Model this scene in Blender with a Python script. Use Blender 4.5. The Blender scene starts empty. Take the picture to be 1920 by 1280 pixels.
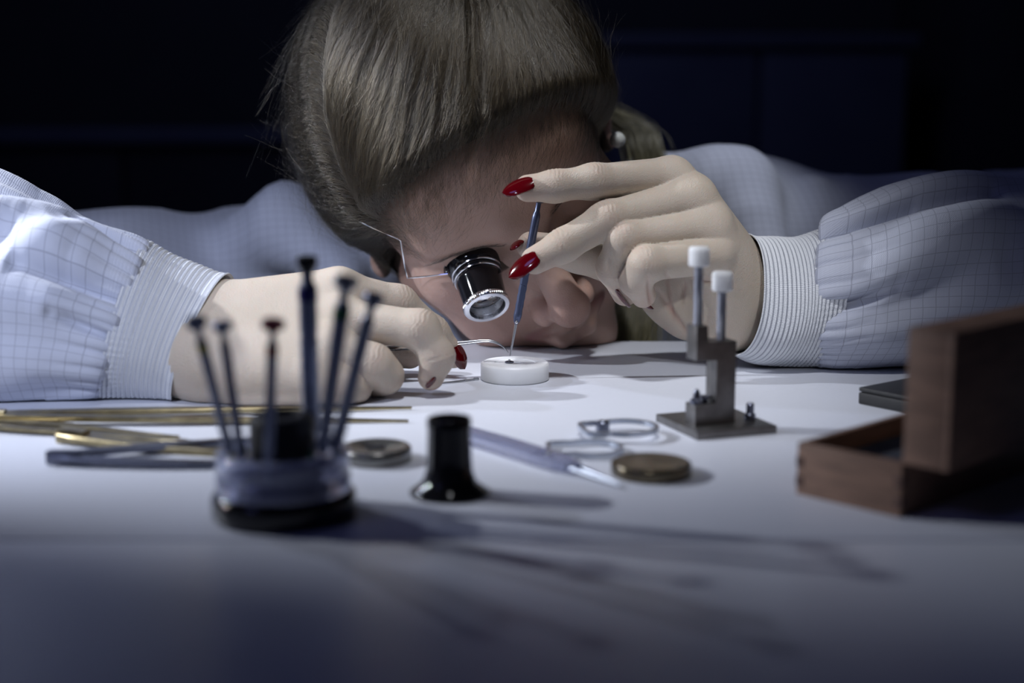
import bpy, bmesh, math, random
import numpy as np
from mathutils import Vector, Matrix, noise

random.seed(7)
RNG = np.random.default_rng(7)
SC = bpy.context.scene
COL = SC.collection
PI = math.pi

# ---------------------------------------------------------------- camera
FPX = 2667.0                       # 50 mm lens on a 36 mm sensor, 1920 px wide
PITCH = math.radians(9.5)
CAM = Vector((0.0, 0.0, 0.145))
cam_d = bpy.data.cameras.new('camera')
cam_d.lens = 50.0; cam_d.sensor_width = 36.0
cam_d.clip_start = 0.02; cam_d.clip_end = 60
cam_d.dof.use_dof = True
cam_d.dof.focus_distance = 0.765
cam_d.dof.aperture_fstop = 4.5
cam_d.dof.aperture_blades = 0
cam = bpy.data.objects.new('camera', cam_d)
cam.location = CAM
cam.rotation_euler = (PI / 2 - PITCH, 0, 0)
COL.objects.link(cam)
SC.camera = cam

SC.view_settings.view_transform = 'Standard'
SC.view_settings.look = 'None'
SC.view_settings.exposure = 0.0
SC.view_settings.gamma = 1.0
SC.view_settings.use_curve_mapping = False
SC.cycles.max_bounces = 8
SC.cycles.transparent_max_bounces = 12
SC.cycles.sample_clamp_indirect = 6.0

# ---------------------------------------------------------------- world and lights
w = bpy.data.worlds.new('world'); SC.world = w; w.use_nodes = True
bg = w.node_tree.nodes['Background']
bg.inputs[0].default_value = (0.30, 0.36, 0.75, 1); bg.inputs[1].default_value = 0.02

def light(name, kind, loc, target, power, color, size=0.02, size_y=None, cone=None, blend=0.6):
    l = bpy.data.lights.new(name, kind); l.energy = power; l.color = color
    if kind == 'AREA':
        l.shape = 'RECTANGLE' if size_y else 'DISK'; l.size = size
        if size_y: l.size_y = size_y
    else:
        l.shadow_soft_size = size
    if kind == 'SPOT':
        l.spot_size = math.radians(cone); l.spot_blend = blend
    o = bpy.data.objects.new(name, l); COL.objects.link(o)
    o.location = loc
    o.rotation_euler = (Vector(target) - Vector(loc)).to_track_quat('-Z', 'Y').to_euler()
    return o
# bench lamp heads: one low at the left, one farther back, one over the work; added fills for arm, sleeves, cuffs and background; a blue glow of the room
light('bench_lamp_left', 'SPOT', (-0.74, 0.70, 0.43), (-0.05, 0.68, 0.0), 27.0, (0.88, 0.92, 1.0), 0.010, cone=40, blend=1.0)
light('bench_lamp_far', 'SPOT', (-0.62, 0.98, 0.46), (-0.10, 0.68, 0.02), 8.0, (0.72, 0.79, 1.0), 0.010, cone=36, blend=1.0)
light('bench_lamp_over', 'SPOT', (0.0, 0.46, 0.95), (0.01, 0.765, 0.0), 25.0, (0.93, 0.95, 1.0), 0.045, cone=31, blend=1.0)
light('arm_fill', 'SPOT', (0.30, 0.62, 0.95), (0.120, 1.0, 0.06), 18.0, (0.86, 0.90, 1.0), 0.03, cone=15, blend=1.0)  # added fill, brightens the upper arm behind the raised hand
light('front_fill_left', 'SPOT', (-0.40, 0.15, 0.42), (-0.24, 0.74, 0.06), 14.0, (0.72, 0.79, 1.0), 0.04, cone=40, blend=1.0)  # added fill from the front left to lift the sleeve and cuff
light('front_fill', 'SPOT', (0.30, 0.16, 0.42), (0.115, 0.78, 0.05), 6.0, (0.90, 0.93, 1.0), 0.02, cone=15, blend=1.0)  # narrow fill added to brighten the right cuff and raised hand
light('room_lamp', 'AREA', (-1.2, -0.3, 1.3), (0.0, 0.7, 0.0), 1.1, (0.28, 0.33, 1.0), 0.5)
light('back_fill', 'AREA', (-0.2, 2.4, 1.8), (-0.1, 3.2, -0.2), 2.4, (0.45, 0.52, 1.0), 0.8)  # unseen light added to lift the dark background

# ---------------------------------------------------------------- pixel -> point helpers
_c, _s = math.cos(PITCH), math.sin(PITCH)
VR, VF, VU = Vector((1, 0, 0)), Vector((0, _c, -_s)), Vector((0, _s, _c))
def ray(px, py):
    return VR * ((px - 960) / FPX) + VF - VU * ((py - 640) / FPX)
def at(px, py, Y):
    d = ray(px, py)
    return CAM + d * (Y / d.y)
def tab(px, py, z=0.0):
    d = ray(px, py)
    return CAM + d * ((z - CAM.z) / d.z)

# ---------------------------------------------------------------- object helpers
def link(o, parent=None):
    COL.objects.link(o)
    if parent is not None: o.parent = parent
    return o
def tag(o, label=None, cat=None, group=None, kind=None):
    if label: o['label'] = label
    if cat: o['category'] = cat
    if group: o['group'] = group
    if kind: o['kind'] = kind
    return o
def empty(name, loc=(0, 0, 0), rotz=0.0):
    o = bpy.data.objects.new(name, None); o.empty_display_size = 0.01
    o.location = loc; o.rotation_euler = (0, 0, rotz)
    return link(o)
def place(o, parent):
    """parent o (built in world space) under an empty, keeping it where it is"""
    o.parent = parent
    m = Matrix.Translation(parent.location) @ parent.rotation_euler.to_matrix().to_4x4()
    if parent.parent: m = parent.parent.matrix_basis @ m
    o.matrix_parent_inverse = m.inverted()
    return o
def mesh_np(name, V, Q, mat, parent=None, smooth=True, uv=None, cols=None):
    """mesh from numpy vertices and quads"""
    me = bpy.data.meshes.new(name)
    V = np.asarray(V, np.float32); Q = np.asarray(Q, np.int32)
    k = Q.shape[1]
    me.vertices.add(len(V)); me.vertices.foreach_set('co', V.ravel())
    me.loops.add(Q.size); me.loops.foreach_set('vertex_index', Q.ravel())
    me.polygons.add(len(Q))
    me.polygons.foreach_set('loop_start', np.arange(0, Q.size, k, dtype=np.int32))
    me.polygons.foreach_set('use_smooth', np.full(len(Q), smooth))
    me.update(calc_edges=True)
    if uv is not None:
        u = me.uv_layers.new(name='UVMap')
        u.data.foreach_set('uv', np.asarray(uv, np.float32).ravel())
    if cols is not None:
        for nm, c in cols.items():
            a = me.attributes.new(nm, 'FLOAT', 'POINT')
            a.data.foreach_set('value', np.asarray(c, np.float32))
    me.validate()
    if mat: me.materials.append(mat)
    o = bpy.data.objects.new(name, me)
    return link(o, parent)
def finish(name, bm, mat, parent=None, smooth=True, angle=35):
    me = bpy.data.meshes.new(name)
    bmesh.ops.recalc_face_normals(bm, faces=bm.faces)
    bm.to_mesh(me); bm.free()
    if mat: me.materials.append(mat)
    if smooth:
        me.polygons.foreach_set('use_smooth', [True] * len(me.polygons))
        me.set_sharp_from_angle(angle=math.radians(angle))
    o = bpy.data.objects.new(name, me)
    return link(o, parent)
def axis_matrix(a, b):
    """matrix with origin a and z axis towards b"""
    q = (Vector(b) - Vector(a)).to_track_quat('Z', 'X')
    return Matrix.Translation(a) @ q.to_matrix().to_4x4()
def lathe(bm, prof, seg=48, M=None, cap0=True, cap1=True, rad=None):
    """prof = [(r, z)], revolve round z; rad(theta, r, z) may change the radius"""
    rings = []
    for r, z in prof:
        ring = []
        for i in range(seg):
            t = 2 * PI * i / seg
            rr = rad(t, r, z) if rad else r
            v = Vector((rr * math.cos(t), rr * math.sin(t), z))
            ring.append(bm.verts.new(M @ v if M else v))
        rings.append(ring)
    for a, b in zip(rings, rings[1:]):
        for i in range(seg):
            j = (i + 1) % seg
            bm.faces.new((a[i], a[j], b[j], b[i]))
    if cap0: bm.faces.new(rings[0][::-1])
    if cap1: bm.faces.new(rings[-1])
    return bm
def tube(bm, pts, r, seg=10, flat=None, up=Vector((0, 0, 1)), cap=True):
    """tube along pts; r number or list; flat = (list of) thickness ratio along 'up'"""
    n = len(pts); pts = [Vector(p) for p in pts]
    rings = []
    for i, p in enumerate(pts):
        d = (pts[min(i + 1, n - 1)] - pts[max(i - 1, 0)]).normalized()
        s = d.cross(up)
        if s.length < 1e-6: s = d.cross(Vector((1, 0, 0)))
        s.normalize(); u = s.cross(d)
        rr = r[i] if hasattr(r, '__len__') else r
        f = 1.0 if flat is None else (flat[i] if hasattr(flat, '__len__') else flat)
        rings.append([bm.verts.new(p + s * rr * math.cos(2 * PI * k / seg) + u * rr * f * math.sin(2 * PI * k / seg)) for k in range(seg)])
    for a, b in zip(rings, rings[1:]):
        for k in range(seg):
            j = (k + 1) % seg
            bm.faces.new((a[k], a[j], b[j], b[k]))
    if cap:
        bm.faces.new(rings[0][::-1]); bm.faces.new(rings[-1])
    return bm
def box(bm, lo, hi, M=None, bev=0.0):
    vs = []
    for x in (lo[0], hi[0]):
        for y in (lo[1], hi[1]):
            for z in (lo[2], hi[2]):
                v = Vector((x, y, z)); vs.append(bm.verts.new(M @ v if M else v))
    fs = [bm.faces.new([vs[i] for i in f]) for f in ((0, 1, 3, 2), (4, 6, 7, 5), (0, 4, 5, 1), (2, 3, 7, 6), (0, 2, 6, 4), (1, 5, 7, 3))]
    if bev:
        es = list({e for f in fs for e in f.edges})
        bmesh.ops.bevel(bm, geom=es, offset=bev, segments=2, profile=0.6, affect='EDGES')
    return bm
def prism(bm, poly, t0, t1, M=None, bev=0.0):
    """poly in local (x, z) extruded over y from t0 to t1"""
    A = [bm.verts.new((M @ Vector((x, t0, z))) if M else Vector((x, t0, z))) for x, z in poly]
    B = [bm.verts.new((M @ Vector((x, t1, z))) if M else Vector((x, t1, z))) for x, z in poly]
    n = len(poly)
    fs = [bm.faces.new(A), bm.faces.new(B[::-1])]
    for i in range(n):
        j = (i + 1) % n
        fs.append(bm.faces.new((A[j], A[i], B[i], B[j])))
    if bev:
        es = list({e for f in fs for e in f.edges})
        bmesh.ops.bevel(bm, geom=es, offset=bev, segments=2, profile=0.6, affect='EDGES')
    return bm
def catmull(pts, n):
    P = [Vector(p) for p in pts]; P = [2 * P[0] - P[1]] + P + [2 * P[-1] - P[-2]]
    out = []
    for i in range(1, len(P) - 2):
        for k in range(n):
            t = k / n
            a, b, c, d = P[i - 1], P[i], P[i + 1], P[i + 2]
            out.append(0.5 * ((2 * b) + (c - a) * t + (2 * a - 5 * b + 4 * c - d) * t * t + (3 * b - a - 3 * c + d) * t ** 3))
    out.append(P[-2]); return out

# ---------------------------------------------------------------- materials
def mat(name, color=(0.5, 0.5, 0.5), rough=0.5, metal=0.0, **kw):
    m = bpy.data.materials.new(name); m.use_nodes = True
    b = m.node_tree.nodes['Principled BSDF']
    b.inputs['Base Color'].default_value = (*color, 1)
    b.inputs['Roughness'].default_value = rough
    b.inputs['Metallic'].default_value = metal
    for k, v in kw.items():
        b.inputs[k.replace('_', ' ')].default_value = v
    return m
def nodes(m): return m.node_tree.nodes, m.node_tree.links, m.node_tree.nodes['Principled BSDF']
def add_noise(m, scale, lo, hi, bump=0.0, dist=0.001, detail=4, rough_var=None, stretch=None):
    """noise-driven colour between lo and hi and optional bump"""
    N, L, b = nodes(m)
    tc = N.new('ShaderNodeTexCoord'); mp = N.new('ShaderNodeMapping'); nz = N.new('ShaderNodeTexNoise')
    L.new(tc.outputs['Object'], mp.inputs[0]); L.new(mp.outputs[0], nz.inputs['Vector'])
    if stretch: mp.inputs['Scale'].default_value = stretch
    nz.inputs['Scale'].default_value = scale; nz.inputs['Detail'].default_value = detail
    if lo is not None:
        r = N.new('ShaderNodeValToRGB'); L.new(nz.outputs[0], r.inputs[0])
        r.color_ramp.elements[0].position = 0.3; r.color_ramp.elements[1].position = 0.7
        r.color_ramp.elements[0].color = (*lo, 1); r.color_ramp.elements[1].color = (*hi, 1)
        L.new(r.outputs[0], b.inputs['Base Color'])
    if rough_var:
        mr = N.new('ShaderNodeMapRange'); L.new(nz.outputs[0], mr.inputs[0])
        mr.inputs[3].default_value, mr.inputs[4].default_value = rough_var
        L.new(mr.outputs[0], b.inputs['Roughness'])
    if bump:
        bp = N.new('ShaderNodeBump'); bp.inputs['Strength'].default_value = bump; bp.inputs['Distance'].default_value = dist
        L.new(nz.outputs[0], bp.inputs['Height']); L.new(bp.outputs[0], b.inputs['Normal'])
    return m

M_table = add_noise(mat('table_laminate', (0.66, 0.68, 0.75), 0.40, Specular_IOR_Level=0.35), 400, (0.655, 0.675, 0.745), (0.675, 0.695, 0.765), 0.02, 0.0002)
M_steel = add_noise(mat('steel', (0.46, 0.47, 0.50), 0.28, 1.0), 300, None, None, 0.05, 0.0002, rough_var=(0.2, 0.4))
M_darksteel = add_noise(mat('dark_steel', (0.16, 0.17, 0.22), 0.3, 1.0), 200, None, None, 0.05, 0.0002, rough_var=(0.22, 0.42))
M_rod = mat('threaded_steel', (0.30, 0.31, 0.36), 0.38, 0.6)
M_chrome = mat('chrome', (0.80, 0.81, 0.84), 0.12, 1.0)
M_bluesteel = add_noise(mat('blue_steel', (0.26, 0.29, 0.40), 0.3, 0.45), 400, None, None, 0.04, 0.0002, rough_var=(0.22, 0.4))
M_tool = add_noise(mat('dark_blue_steel', (0.09, 0.11, 0.19), 0.3, 0.6), 400, None, None, 0.04, 0.0002, rough_var=(0.22, 0.4))
M_brass = add_noise(mat('aged_brass', (0.30, 0.24, 0.13), 0.3, 1.0), 120, (0.24, 0.20, 0.12), (0.42, 0.35, 0.20), 0.06, 0.0002, rough_var=(0.22, 0.42))
M_brassdisc = add_noise(mat('brown_brass', (0.15, 0.12, 0.08), 0.35, 0.8), 150, (0.11, 0.09, 0.065), (0.17, 0.14, 0.09), 0.05, 0.0002, rough_var=(0.12, 0.24))
M_grey = add_noise(mat('grey_machined_steel', (0.20, 0.195, 0.19), 0.42, 0.9), 160, (0.15, 0.146, 0.145), (0.22, 0.213, 0.21), 0.08, 0.0003)
M_black = mat('black_plastic', (0.008, 0.008, 0.010), 0.06, Specular_IOR_Level=0.45)
M_blackmatt = add_noise(mat('black_rubber', (0.010, 0.010, 0.012), 0.55), 300, (0.008, 0.008, 0.010), (0.015, 0.015, 0.017), 0.1, 0.0003)
M_white = mat('white_plastic', (0.90, 0.91, 0.94), 0.35, Subsurface_Weight=0.9, Subsurface_Scale=0.008)
M_clear = mat('clear_acrylic', (0.74, 0.78, 0.98), 0.07, Transmission_Weight=0.75, IOR=1.49)
M_lens = mat('lens_glass', (0.95, 0.97, 1.0), 0.0, Transmission_Weight=1.0, IOR=1.5)
M_frost = mat('frosted_plastic', (0.62, 0.65, 0.85), 0.22, Transmission_Weight=0.75, IOR=1.45)
M_red = mat('red_anodised', (0.22, 0.010, 0.012), 0.35, 0.2)
M_yellow = mat('yellow_ring', (0.45, 0.42, 0.05), 0.4)
M_green = mat('green_ring', (0.02, 0.12, 0.06), 0.4)
M_blue = mat('blue_ring', (0.015, 0.012, 0.14), 0.35)
M_nail = mat('nail_varnish', (0.075, 0.0006, 0.003), 0.10, Coat_Weight=0.6, Coat_Roughness=0.05)
M_white.node_tree.nodes['Principled BSDF'].inputs['Subsurface Radius'].default_value = (1, 1, 1)   # M_whiterad
M_pearl = mat('pearl', (0.78, 0.80, 0.76), 0.2, Coat_Weight=0.5, Sheen_Weight=0.2)
M_lining = add_noise(mat('dark_foam', (0.02, 0.024, 0.035), 0.9), 200, (0.015, 0.018, 0.028), (0.03, 0.035, 0.05), 0.2, 0.0005)
M_wood = add_noise(mat('box_wood', (0.20, 0.11, 0.07), 0.55), 60, (0.16, 0.095, 0.065), (0.27, 0.16, 0.11), 0.1, 0.0004, stretch=(1, 1, 6), detail=8)
M_wooddark = add_noise(mat('box_wood_endgrain', (0.08, 0.04, 0.03), 0.6), 120, (0.06, 0.03, 0.022), (0.11, 0.06, 0.045), 0.1, 0.0004)
M_wall = add_noise(mat('wall_paint', (0.05, 0.055, 0.07), 0.9), 6, (0.045, 0.05, 0.065), (0.055, 0.06, 0.075), 0.1, 0.002)
M_floor = add_noise(mat('floor_vinyl', (0.04, 0.04, 0.05), 0.7), 12, (0.035, 0.035, 0.045), (0.05, 0.05, 0.06), 0.05, 0.001)
M_furn = add_noise(mat('blue_grey_cabinet', (0.09, 0.10, 0.16), 0.5), 8, (0.08, 0.09, 0.15), (0.10, 0.11, 0.17), 0.05, 0.001)
M_furndark = add_noise(mat('dark_cabinet', (0.03, 0.03, 0.04), 0.6), 8, (0.025, 0.025, 0.035), (0.035, 0.035, 0.045), 0.05, 0.001)

def skin_material():
    m = mat('skin', (0.6, 0.46, 0.38), 0.52, Subsurface_Weight=0.25, Subsurface_Scale=0.004)
    N, L, b = nodes(m)
    b.inputs['Subsurface Radius'].default_value = (1.0, 0.35, 0.2)
    b.inputs['Specular IOR Level'].default_value = 0.4
    tc = N.new('ShaderNodeTexCoord')
    n1 = N.new('ShaderNodeTexNoise'); n1.inputs['Scale'].default_value = 55; n1.inputs['Detail'].default_value = 4
    L.new(tc.outputs['Object'], n1.inputs['Vector'])
    r1 = N.new('ShaderNodeValToRGB'); L.new(n1.outputs[0], r1.inputs[0])
    r1.color_ramp.elements[0].position = 0.3; r1.color_ramp.elements[1].position = 0.75
    r1.color_ramp.elements[0].color = (0.51, 0.445, 0.36, 1); r1.color_ramp.elements[1].color = (0.56, 0.49, 0.41, 1)
    prev = r1.outputs[0]
    for nm, col in (('red', (0.42, 0.265, 0.215, 1)), ('lips', (0.27, 0.13, 0.12, 1)), ('scalp', (0.030, 0.023, 0.017, 1))):
        a = N.new('ShaderNodeAttribute'); a.attribute_name = nm
        mx = N.new('ShaderNodeMix'); mx.data_type = 'RGBA'
        L.new(a.outputs['Fac'], mx.inputs[0]); L.new(prev, mx.inputs[6]); mx.inputs[7].default_value = col
        prev = mx.outputs[2]
    L.new(prev, b.inputs['Base Color'])
    vo = N.new('ShaderNodeTexVoronoi'); vo.inputs['Scale'].default_value = 1400
    L.new(tc.outputs['Object'], vo.inputs['Vector'])
    n2 = N.new('ShaderNodeTexNoise'); n2.inputs['Scale'].default_value = 500; n2.inputs['Detail'].default_value = 3
    L.new(tc.outputs['Object'], n2.inputs['Vector'])
    ad = N.new('ShaderNodeMath'); ad.operation = 'ADD'; L.new(vo.outputs['Distance'], ad.inputs[0]); L.new(n2.outputs[0], ad.inputs[1])
    bp = N.new('ShaderNodeBump'); bp.inputs['Strength'].default_value = 0.4; bp.inputs['Distance'].default_value = 0.0003
    L.new(ad.outputs[0], bp.inputs['Height']); L.new(bp.outputs[0], b.inputs['Normal'])
    return m
M_skin = skin_material()

def cloth_material(name, base, line, pitch, knit=False):
    """woven cloth, fine dark grid threads every 'pitch' metres in UV (UV is in metres)"""
    m = mat(name, base, 0.85, Sheen_Weight=0.25)
    N, L, b = nodes(m)
    uv = N.new('ShaderNodeUVMap'); sp = N.new('ShaderNodeSeparateXYZ'); L.new(uv.outputs[0], sp.inputs[0])
    def lines(sock, per, wd):
        a = N.new('ShaderNodeMath'); a.operation = 'DIVIDE'; L.new(sock, a.inputs[0]); a.inputs[1].default_value = per
        f = N.new('ShaderNodeMath'); f.operation = 'FRACT'; L.new(a.outputs[0], f.inputs[0])
        s = N.new('ShaderNodeMath'); s.operation = 'SUBTRACT'; L.new(f.outputs[0], s.inputs[0]); s.inputs[1].default_value = 0.5
        ab = N.new('ShaderNodeMath'); ab.operation = 'ABSOLUTE'; L.new(s.outputs[0], ab.inputs[0])
        mr = N.new('ShaderNodeMapRange'); L.new(ab.outputs[0], mr.inputs[0])
        mr.inputs[1].default_value = wd / per; mr.inputs[2].default_value = wd / per * 0.4
        mr.inputs[3].default_value = 0.0; mr.inputs[4].default_value = 1.0
        return mr.outputs[0]
    if knit:
        f1 = lines(sp.outputs[1], pitch, pitch * 0.30)
        mul = N.new('ShaderNodeMath'); mul.operation = 'MULTIPLY'; L.new(f1, mul.inputs[0]); mul.inputs[1].default_value = 0.70
        fac = mul.outputs[0]
    else:
        f1 = lines(sp.outputs[0], pitch, 0.00028); f2 = lines(sp.outputs[1], pitch, 0.00028)
        mxm = N.new('ShaderNodeMath'); mxm.operation = 'MAXIMUM'; L.new(f1, mxm.inputs[0]); L.new(f2, mxm.inputs[1])
        mul = N.new('ShaderNodeMath'); mul.operation = 'MULTIPLY'; L.new(mxm.outputs[0], mul.inputs[0]); mul.inputs[1].default_value = 0.42
        fac = mul.outputs[0]
    mx = N.new('ShaderNodeMix'); mx.data_type = 'RGBA'; L.new(fac, mx.inputs[0])
    mx.inputs[6].default_value = (*base, 1); mx.inputs[7].default_value = (*line, 1)
    L.new(mx.outputs[2], b.inputs['Base Color'])
    wv = N.new('ShaderNodeTexWave'); wv.wave_type = 'BANDS'; wv.bands_direction = 'X' if knit else 'DIAGONAL'
    wv.inputs['Scale'].default_value = 420 if knit else 600; wv.inputs['Distortion'].default_value = 1.0
    L.new(uv.outputs[0], wv.inputs['Vector'])
    wv2 = N.new('ShaderNodeTexWave'); wv2.wave_type = 'BANDS'; wv2.bands_direction = 'Y'
    wv2.inputs['Scale'].default_value = 420; wv2.inputs['Distortion'].default_value = 1.0
    L.new(uv.outputs[0], wv2.inputs['Vector'])
    ad = N.new('ShaderNodeMath'); ad.operation = 'ADD'; L.new(wv.outputs['Fac'], ad.inputs[0]); L.new(wv2.outputs['Fac'], ad.inputs[1])
    bp = N.new('ShaderNodeBump'); bp.inputs['Strength'].default_value = 0.6 if knit else 0.2; bp.inputs['Distance'].default_value = 0.0004
    L.new(ad.outputs[0], bp.inputs['Height']); L.new(bp.outputs[0], b.inputs['Normal'])
    return m
M_cloth = cloth_material('coat_cloth', (0.60, 0.63, 0.74), (0.16, 0.17, 0.24), 0.0062)
M_cuff = cloth_material('cuff_knit', (0.88, 0.90, 0.94), (0.20, 0.22, 0.30), 0.0026, knit=True)

def hair_material(name, c1, c2):
    m = mat(name, c1, 0.38, Specular_IOR_Level=0.8)
    N, L, b = nodes(m)
    hi = N.new('ShaderNodeHairInfo')
    r = N.new('ShaderNodeValToRGB'); L.new(hi.outputs['Random'], r.inputs[0])
    r.color_ramp.elements[0].color = (*c1, 1); r.color_ramp.elements[1].color = (*c2, 1)
    L.new(r.outputs[0], b.inputs['Base Color'])
    b.inputs['Roughness'].default_value = 0.36
    return m
M_hair = bpy.data.materials.new('hair'); M_hair.use_nodes = True
_n = M_hair.node_tree.nodes; _n.remove(_n['Principled BSDF']); _h = _n.new('ShaderNodeBsdfHairPrincipled')
_h.parametrization = 'COLOR'; _hi = _n.new('ShaderNodeHairInfo'); _r = _n.new('ShaderNodeValToRGB'); M_hair.node_tree.links.new(_hi.outputs['Random'], _r.inputs[0]); M_hair.node_tree.links.new(_r.outputs[0], _h.inputs['Color'])
_r.color_ramp.elements[0].color = (0.006, 0.0045, 0.003, 1); _r.color_ramp.elements[1].color = (0.046, 0.035, 0.020, 1); _r.color_ramp.elements[0].position = 0.25
for _k, _v in (('Roughness', 0.22), ('Radial Roughness', 0.4), ('Random Roughness', 0.4)): _h.inputs[_k].default_value = _v
M_hair.node_tree.links.new(_h.outputs[0], _n['Material Output'].inputs[0])
M_brow = hair_material('brow_hair', (0.05, 0.035, 0.025), (0.10, 0.07, 0.05))
# ---------------------------------------------------------------- smooth-solid modelling: fields on a grid, then surface nets
class Field:
    def __init__(s, lo, hi, h):
        s.lo = np.array(lo, np.float32); s.h = h
        n = np.ceil((np.array(hi) - np.array(lo)) / h).astype(int) + 1
        s.n = n; s.ax = [s.lo[i] + h * np.arange(n[i], dtype=np.float32) for i in range(3)]
        s.D = np.full(tuple(n), 9.0, np.float32)
    def block(s, lo, hi):
        sl = []
        for i in range(3):
            a = int(max(0, math.floor((lo[i] - s.lo[i]) / s.h))); b = int(min(s.n[i], math.ceil((hi[i] - s.lo[i]) / s.h) + 1))
            sl.append(slice(a, max(b, a)))
        X = s.ax[0][sl[0]][:, None, None]; Y = s.ax[1][sl[1]][None, :, None]; Z = s.ax[2][sl[2]][None, None, :]
        return tuple(sl), X, Y, Z
def smin(a, b, k):
    h = np.maximum(k - np.abs(a - b), 0) / k
    return np.minimum(a, b) - h * h * k * 0.25
def smax(a, b, k): return -smin(-a, -b, k)
def f_cone(X, Y, Z, a, b, ra, rb):
    ab = [b[i] - a[i] for i in range(3)]; L2 = sum(c * c for c in ab) + 1e-12
    t = np.clip(((X - a[0]) * ab[0] + (Y - a[1]) * ab[1] + (Z - a[2]) * ab[2]) / L2, 0, 1)
    d = np.sqrt((X - a[0] - t * ab[0]) ** 2 + (Y - a[1] - t * ab[1]) ** 2 + (Z - a[2] - t * ab[2]) ** 2)
    return d - (ra + (rb - ra) * t)
def f_ell(X, Y, Z, c, r, R=None):
    x, y, z = X - c[0], Y - c[1], Z - c[2]
    if R is not None:
        x, y, z = (R[0][0] * x + R[0][1] * y + R[0][2] * z, R[1][0] * x + R[1][1] * y + R[1][2] * z, R[2][0] * x + R[2][1] * y + R[2][2] * z)
    k0 = np.sqrt((x / r[0]) ** 2 + (y / r[1]) ** 2 + (z / r[2]) ** 2)
    k1 = np.sqrt((x / r[0] ** 2) ** 2 + (y / r[1] ** 2) ** 2 + (z / r[2] ** 2) ** 2) + 1e-9
    return k0 * (k0 - 1) / k1
def add(F, kind, args, k, op='add'):
    if kind == 'cone':
        a, b, ra, rb = args; m = max(ra, rb) + k + 3 * F.h
        lo = [min(a[i], b[i]) - m for i in range(3)]; hi = [max(a[i], b[i]) + m for i in range(3)]
    else:
        c, r = args[0], args[1]; m = max(r) + k + 3 * F.h
        lo = [c[i] - m for i in range(3)]; hi = [c[i] + m for i in range(3)]
    sl, X, Y, Z = F.block(lo, hi)
    d = f_cone(X, Y, Z, *args) if kind == 'cone' else f_ell(X, Y, Z, *args)
    F.D[sl] = smin(F.D[sl], d, k) if op == 'add' else smax(F.D[sl], -d, k)
def nets(F):
    D, h = F.D, F.h
    ins = D < 0
    cnt = np.zeros(tuple(np.array(D.shape) - 1), np.int8)
    offs = [(i, j, k) for i in (0, 1) for j in (0, 1) for k in (0, 1)]
    nx, ny, nz = D.shape
    for i, j, k in offs: cnt += ins[i:nx - 1 + i, j:ny - 1 + j, k:nz - 1 + k]
    act = (cnt > 0) & (cnt < 8)
    I, J, K = np.nonzero(act)
    idx = np.full(act.shape, -1, np.int32); idx[I, J, K] = np.arange(len(I))
    P = np.zeros((len(I), 3), np.float32); C = np.zeros(len(I), np.float32)
    for a in offs:
        for ax in range(3):
            if a[ax]: continue
            b = list(a); b[ax] = 1
            v0 = D[I + a[0], J + a[1], K + a[2]]; v1 = D[I + b[0], J + b[1], K + b[2]]
            m = (v0 < 0) != (v1 < 0)
            t = np.where(m, v0 / np.where(m, v0 - v1, 1), 0)
            for c in range(3):
                P[:, c] += np.where(m, a[c] + (t if c == ax else 0), 0)
            C += m
    P /= C[:, None]
    V = F.lo + (np.stack([I, J, K], 1) + P) * h
    Q = []
    for ax in range(3):
        s0 = [slice(1, n - 1) for n in D.shape]; s1 = list(s0)
        s0[ax] = slice(0, D.shape[ax] - 1); s1[ax] = slice(1, D.shape[ax])
        a = ins[tuple(s0)]; b = ins[tuple(s1)]
        for flip, msk in ((False, a & ~b), (True, ~a & b)):
            E = list(np.nonzero(msk))
            for c in range(3):
                if c != ax: E[c] = E[c] + 1
            u, v = (ax + 1) % 3, (ax + 2) % 3
            def cell(du, dv):
                e = [E[0], E[1], E[2]]; e[u] = e[u] - du; e[v] = e[v] - dv
                return idx[e[0], e[1], e[2]]
            q = np.stack([cell(1, 1), cell(0, 1), cell(0, 0), cell(1, 0)], 1)
            Q.append(q[:, ::-1] if flip else q)
    return V, np.concatenate(Q)
def dist_seg(V, a, b):
    a = np.array(a); b = np.array(b); ab = b - a
    t = np.clip(((V - a) @ ab) / (ab @ ab), 0, 1)
    return np.linalg.norm(V - a - t[:, None] * ab, axis=1), t
# ================================================================ the person
person = empty('person', (0.0, 1.05, -0.30))
tag(person, 'person in white checked coat bent over the bench, loupe at one eye, red nails', 'person')

# ---- head frame (x = her left, y = back of the head, z = crown)
_roll = math.radians(27.0); _phi = math.radians(43.5); _yaw = math.radians(3.8); HK = 1.055
_e1 = VR * math.cos(_roll) + VU * math.sin(_roll)
_e2 = VR * math.sin(_roll) - VU * math.cos(_roll)
_F = -VF * math.cos(_phi) + _e2 * math.sin(_phi)
_U = -VF * math.sin(_phi) - _e2 * math.cos(_phi)
HX = (_e1 * math.cos(_yaw) - _F * math.sin(_yaw)).normalized()
HF = (_F * math.cos(_yaw) + _e1 * math.sin(_yaw)).normalized()
HU = _U.normalized()
HO = at(927, 386, 0.903)
HM = Matrix(((HX.x * HK, -HF.x * HK, HU.x * HK, HO.x), (HX.y * HK, -HF.y * HK, HU.y * HK, HO.y), (HX.z * HK, -HF.z * HK, HU.z * HK, HO.z), (0, 0, 0, 1)))
HMi = HM.inverted()
HMn = np.array(HM)
def head_world(P): return P @ HMn[:3, :3].T + HMn[:3, 3]
SK_C = np.array((0.0, 0.0, 0.072)); SK_R = np.array((0.0755, 0.0935, 0.082))

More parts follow.
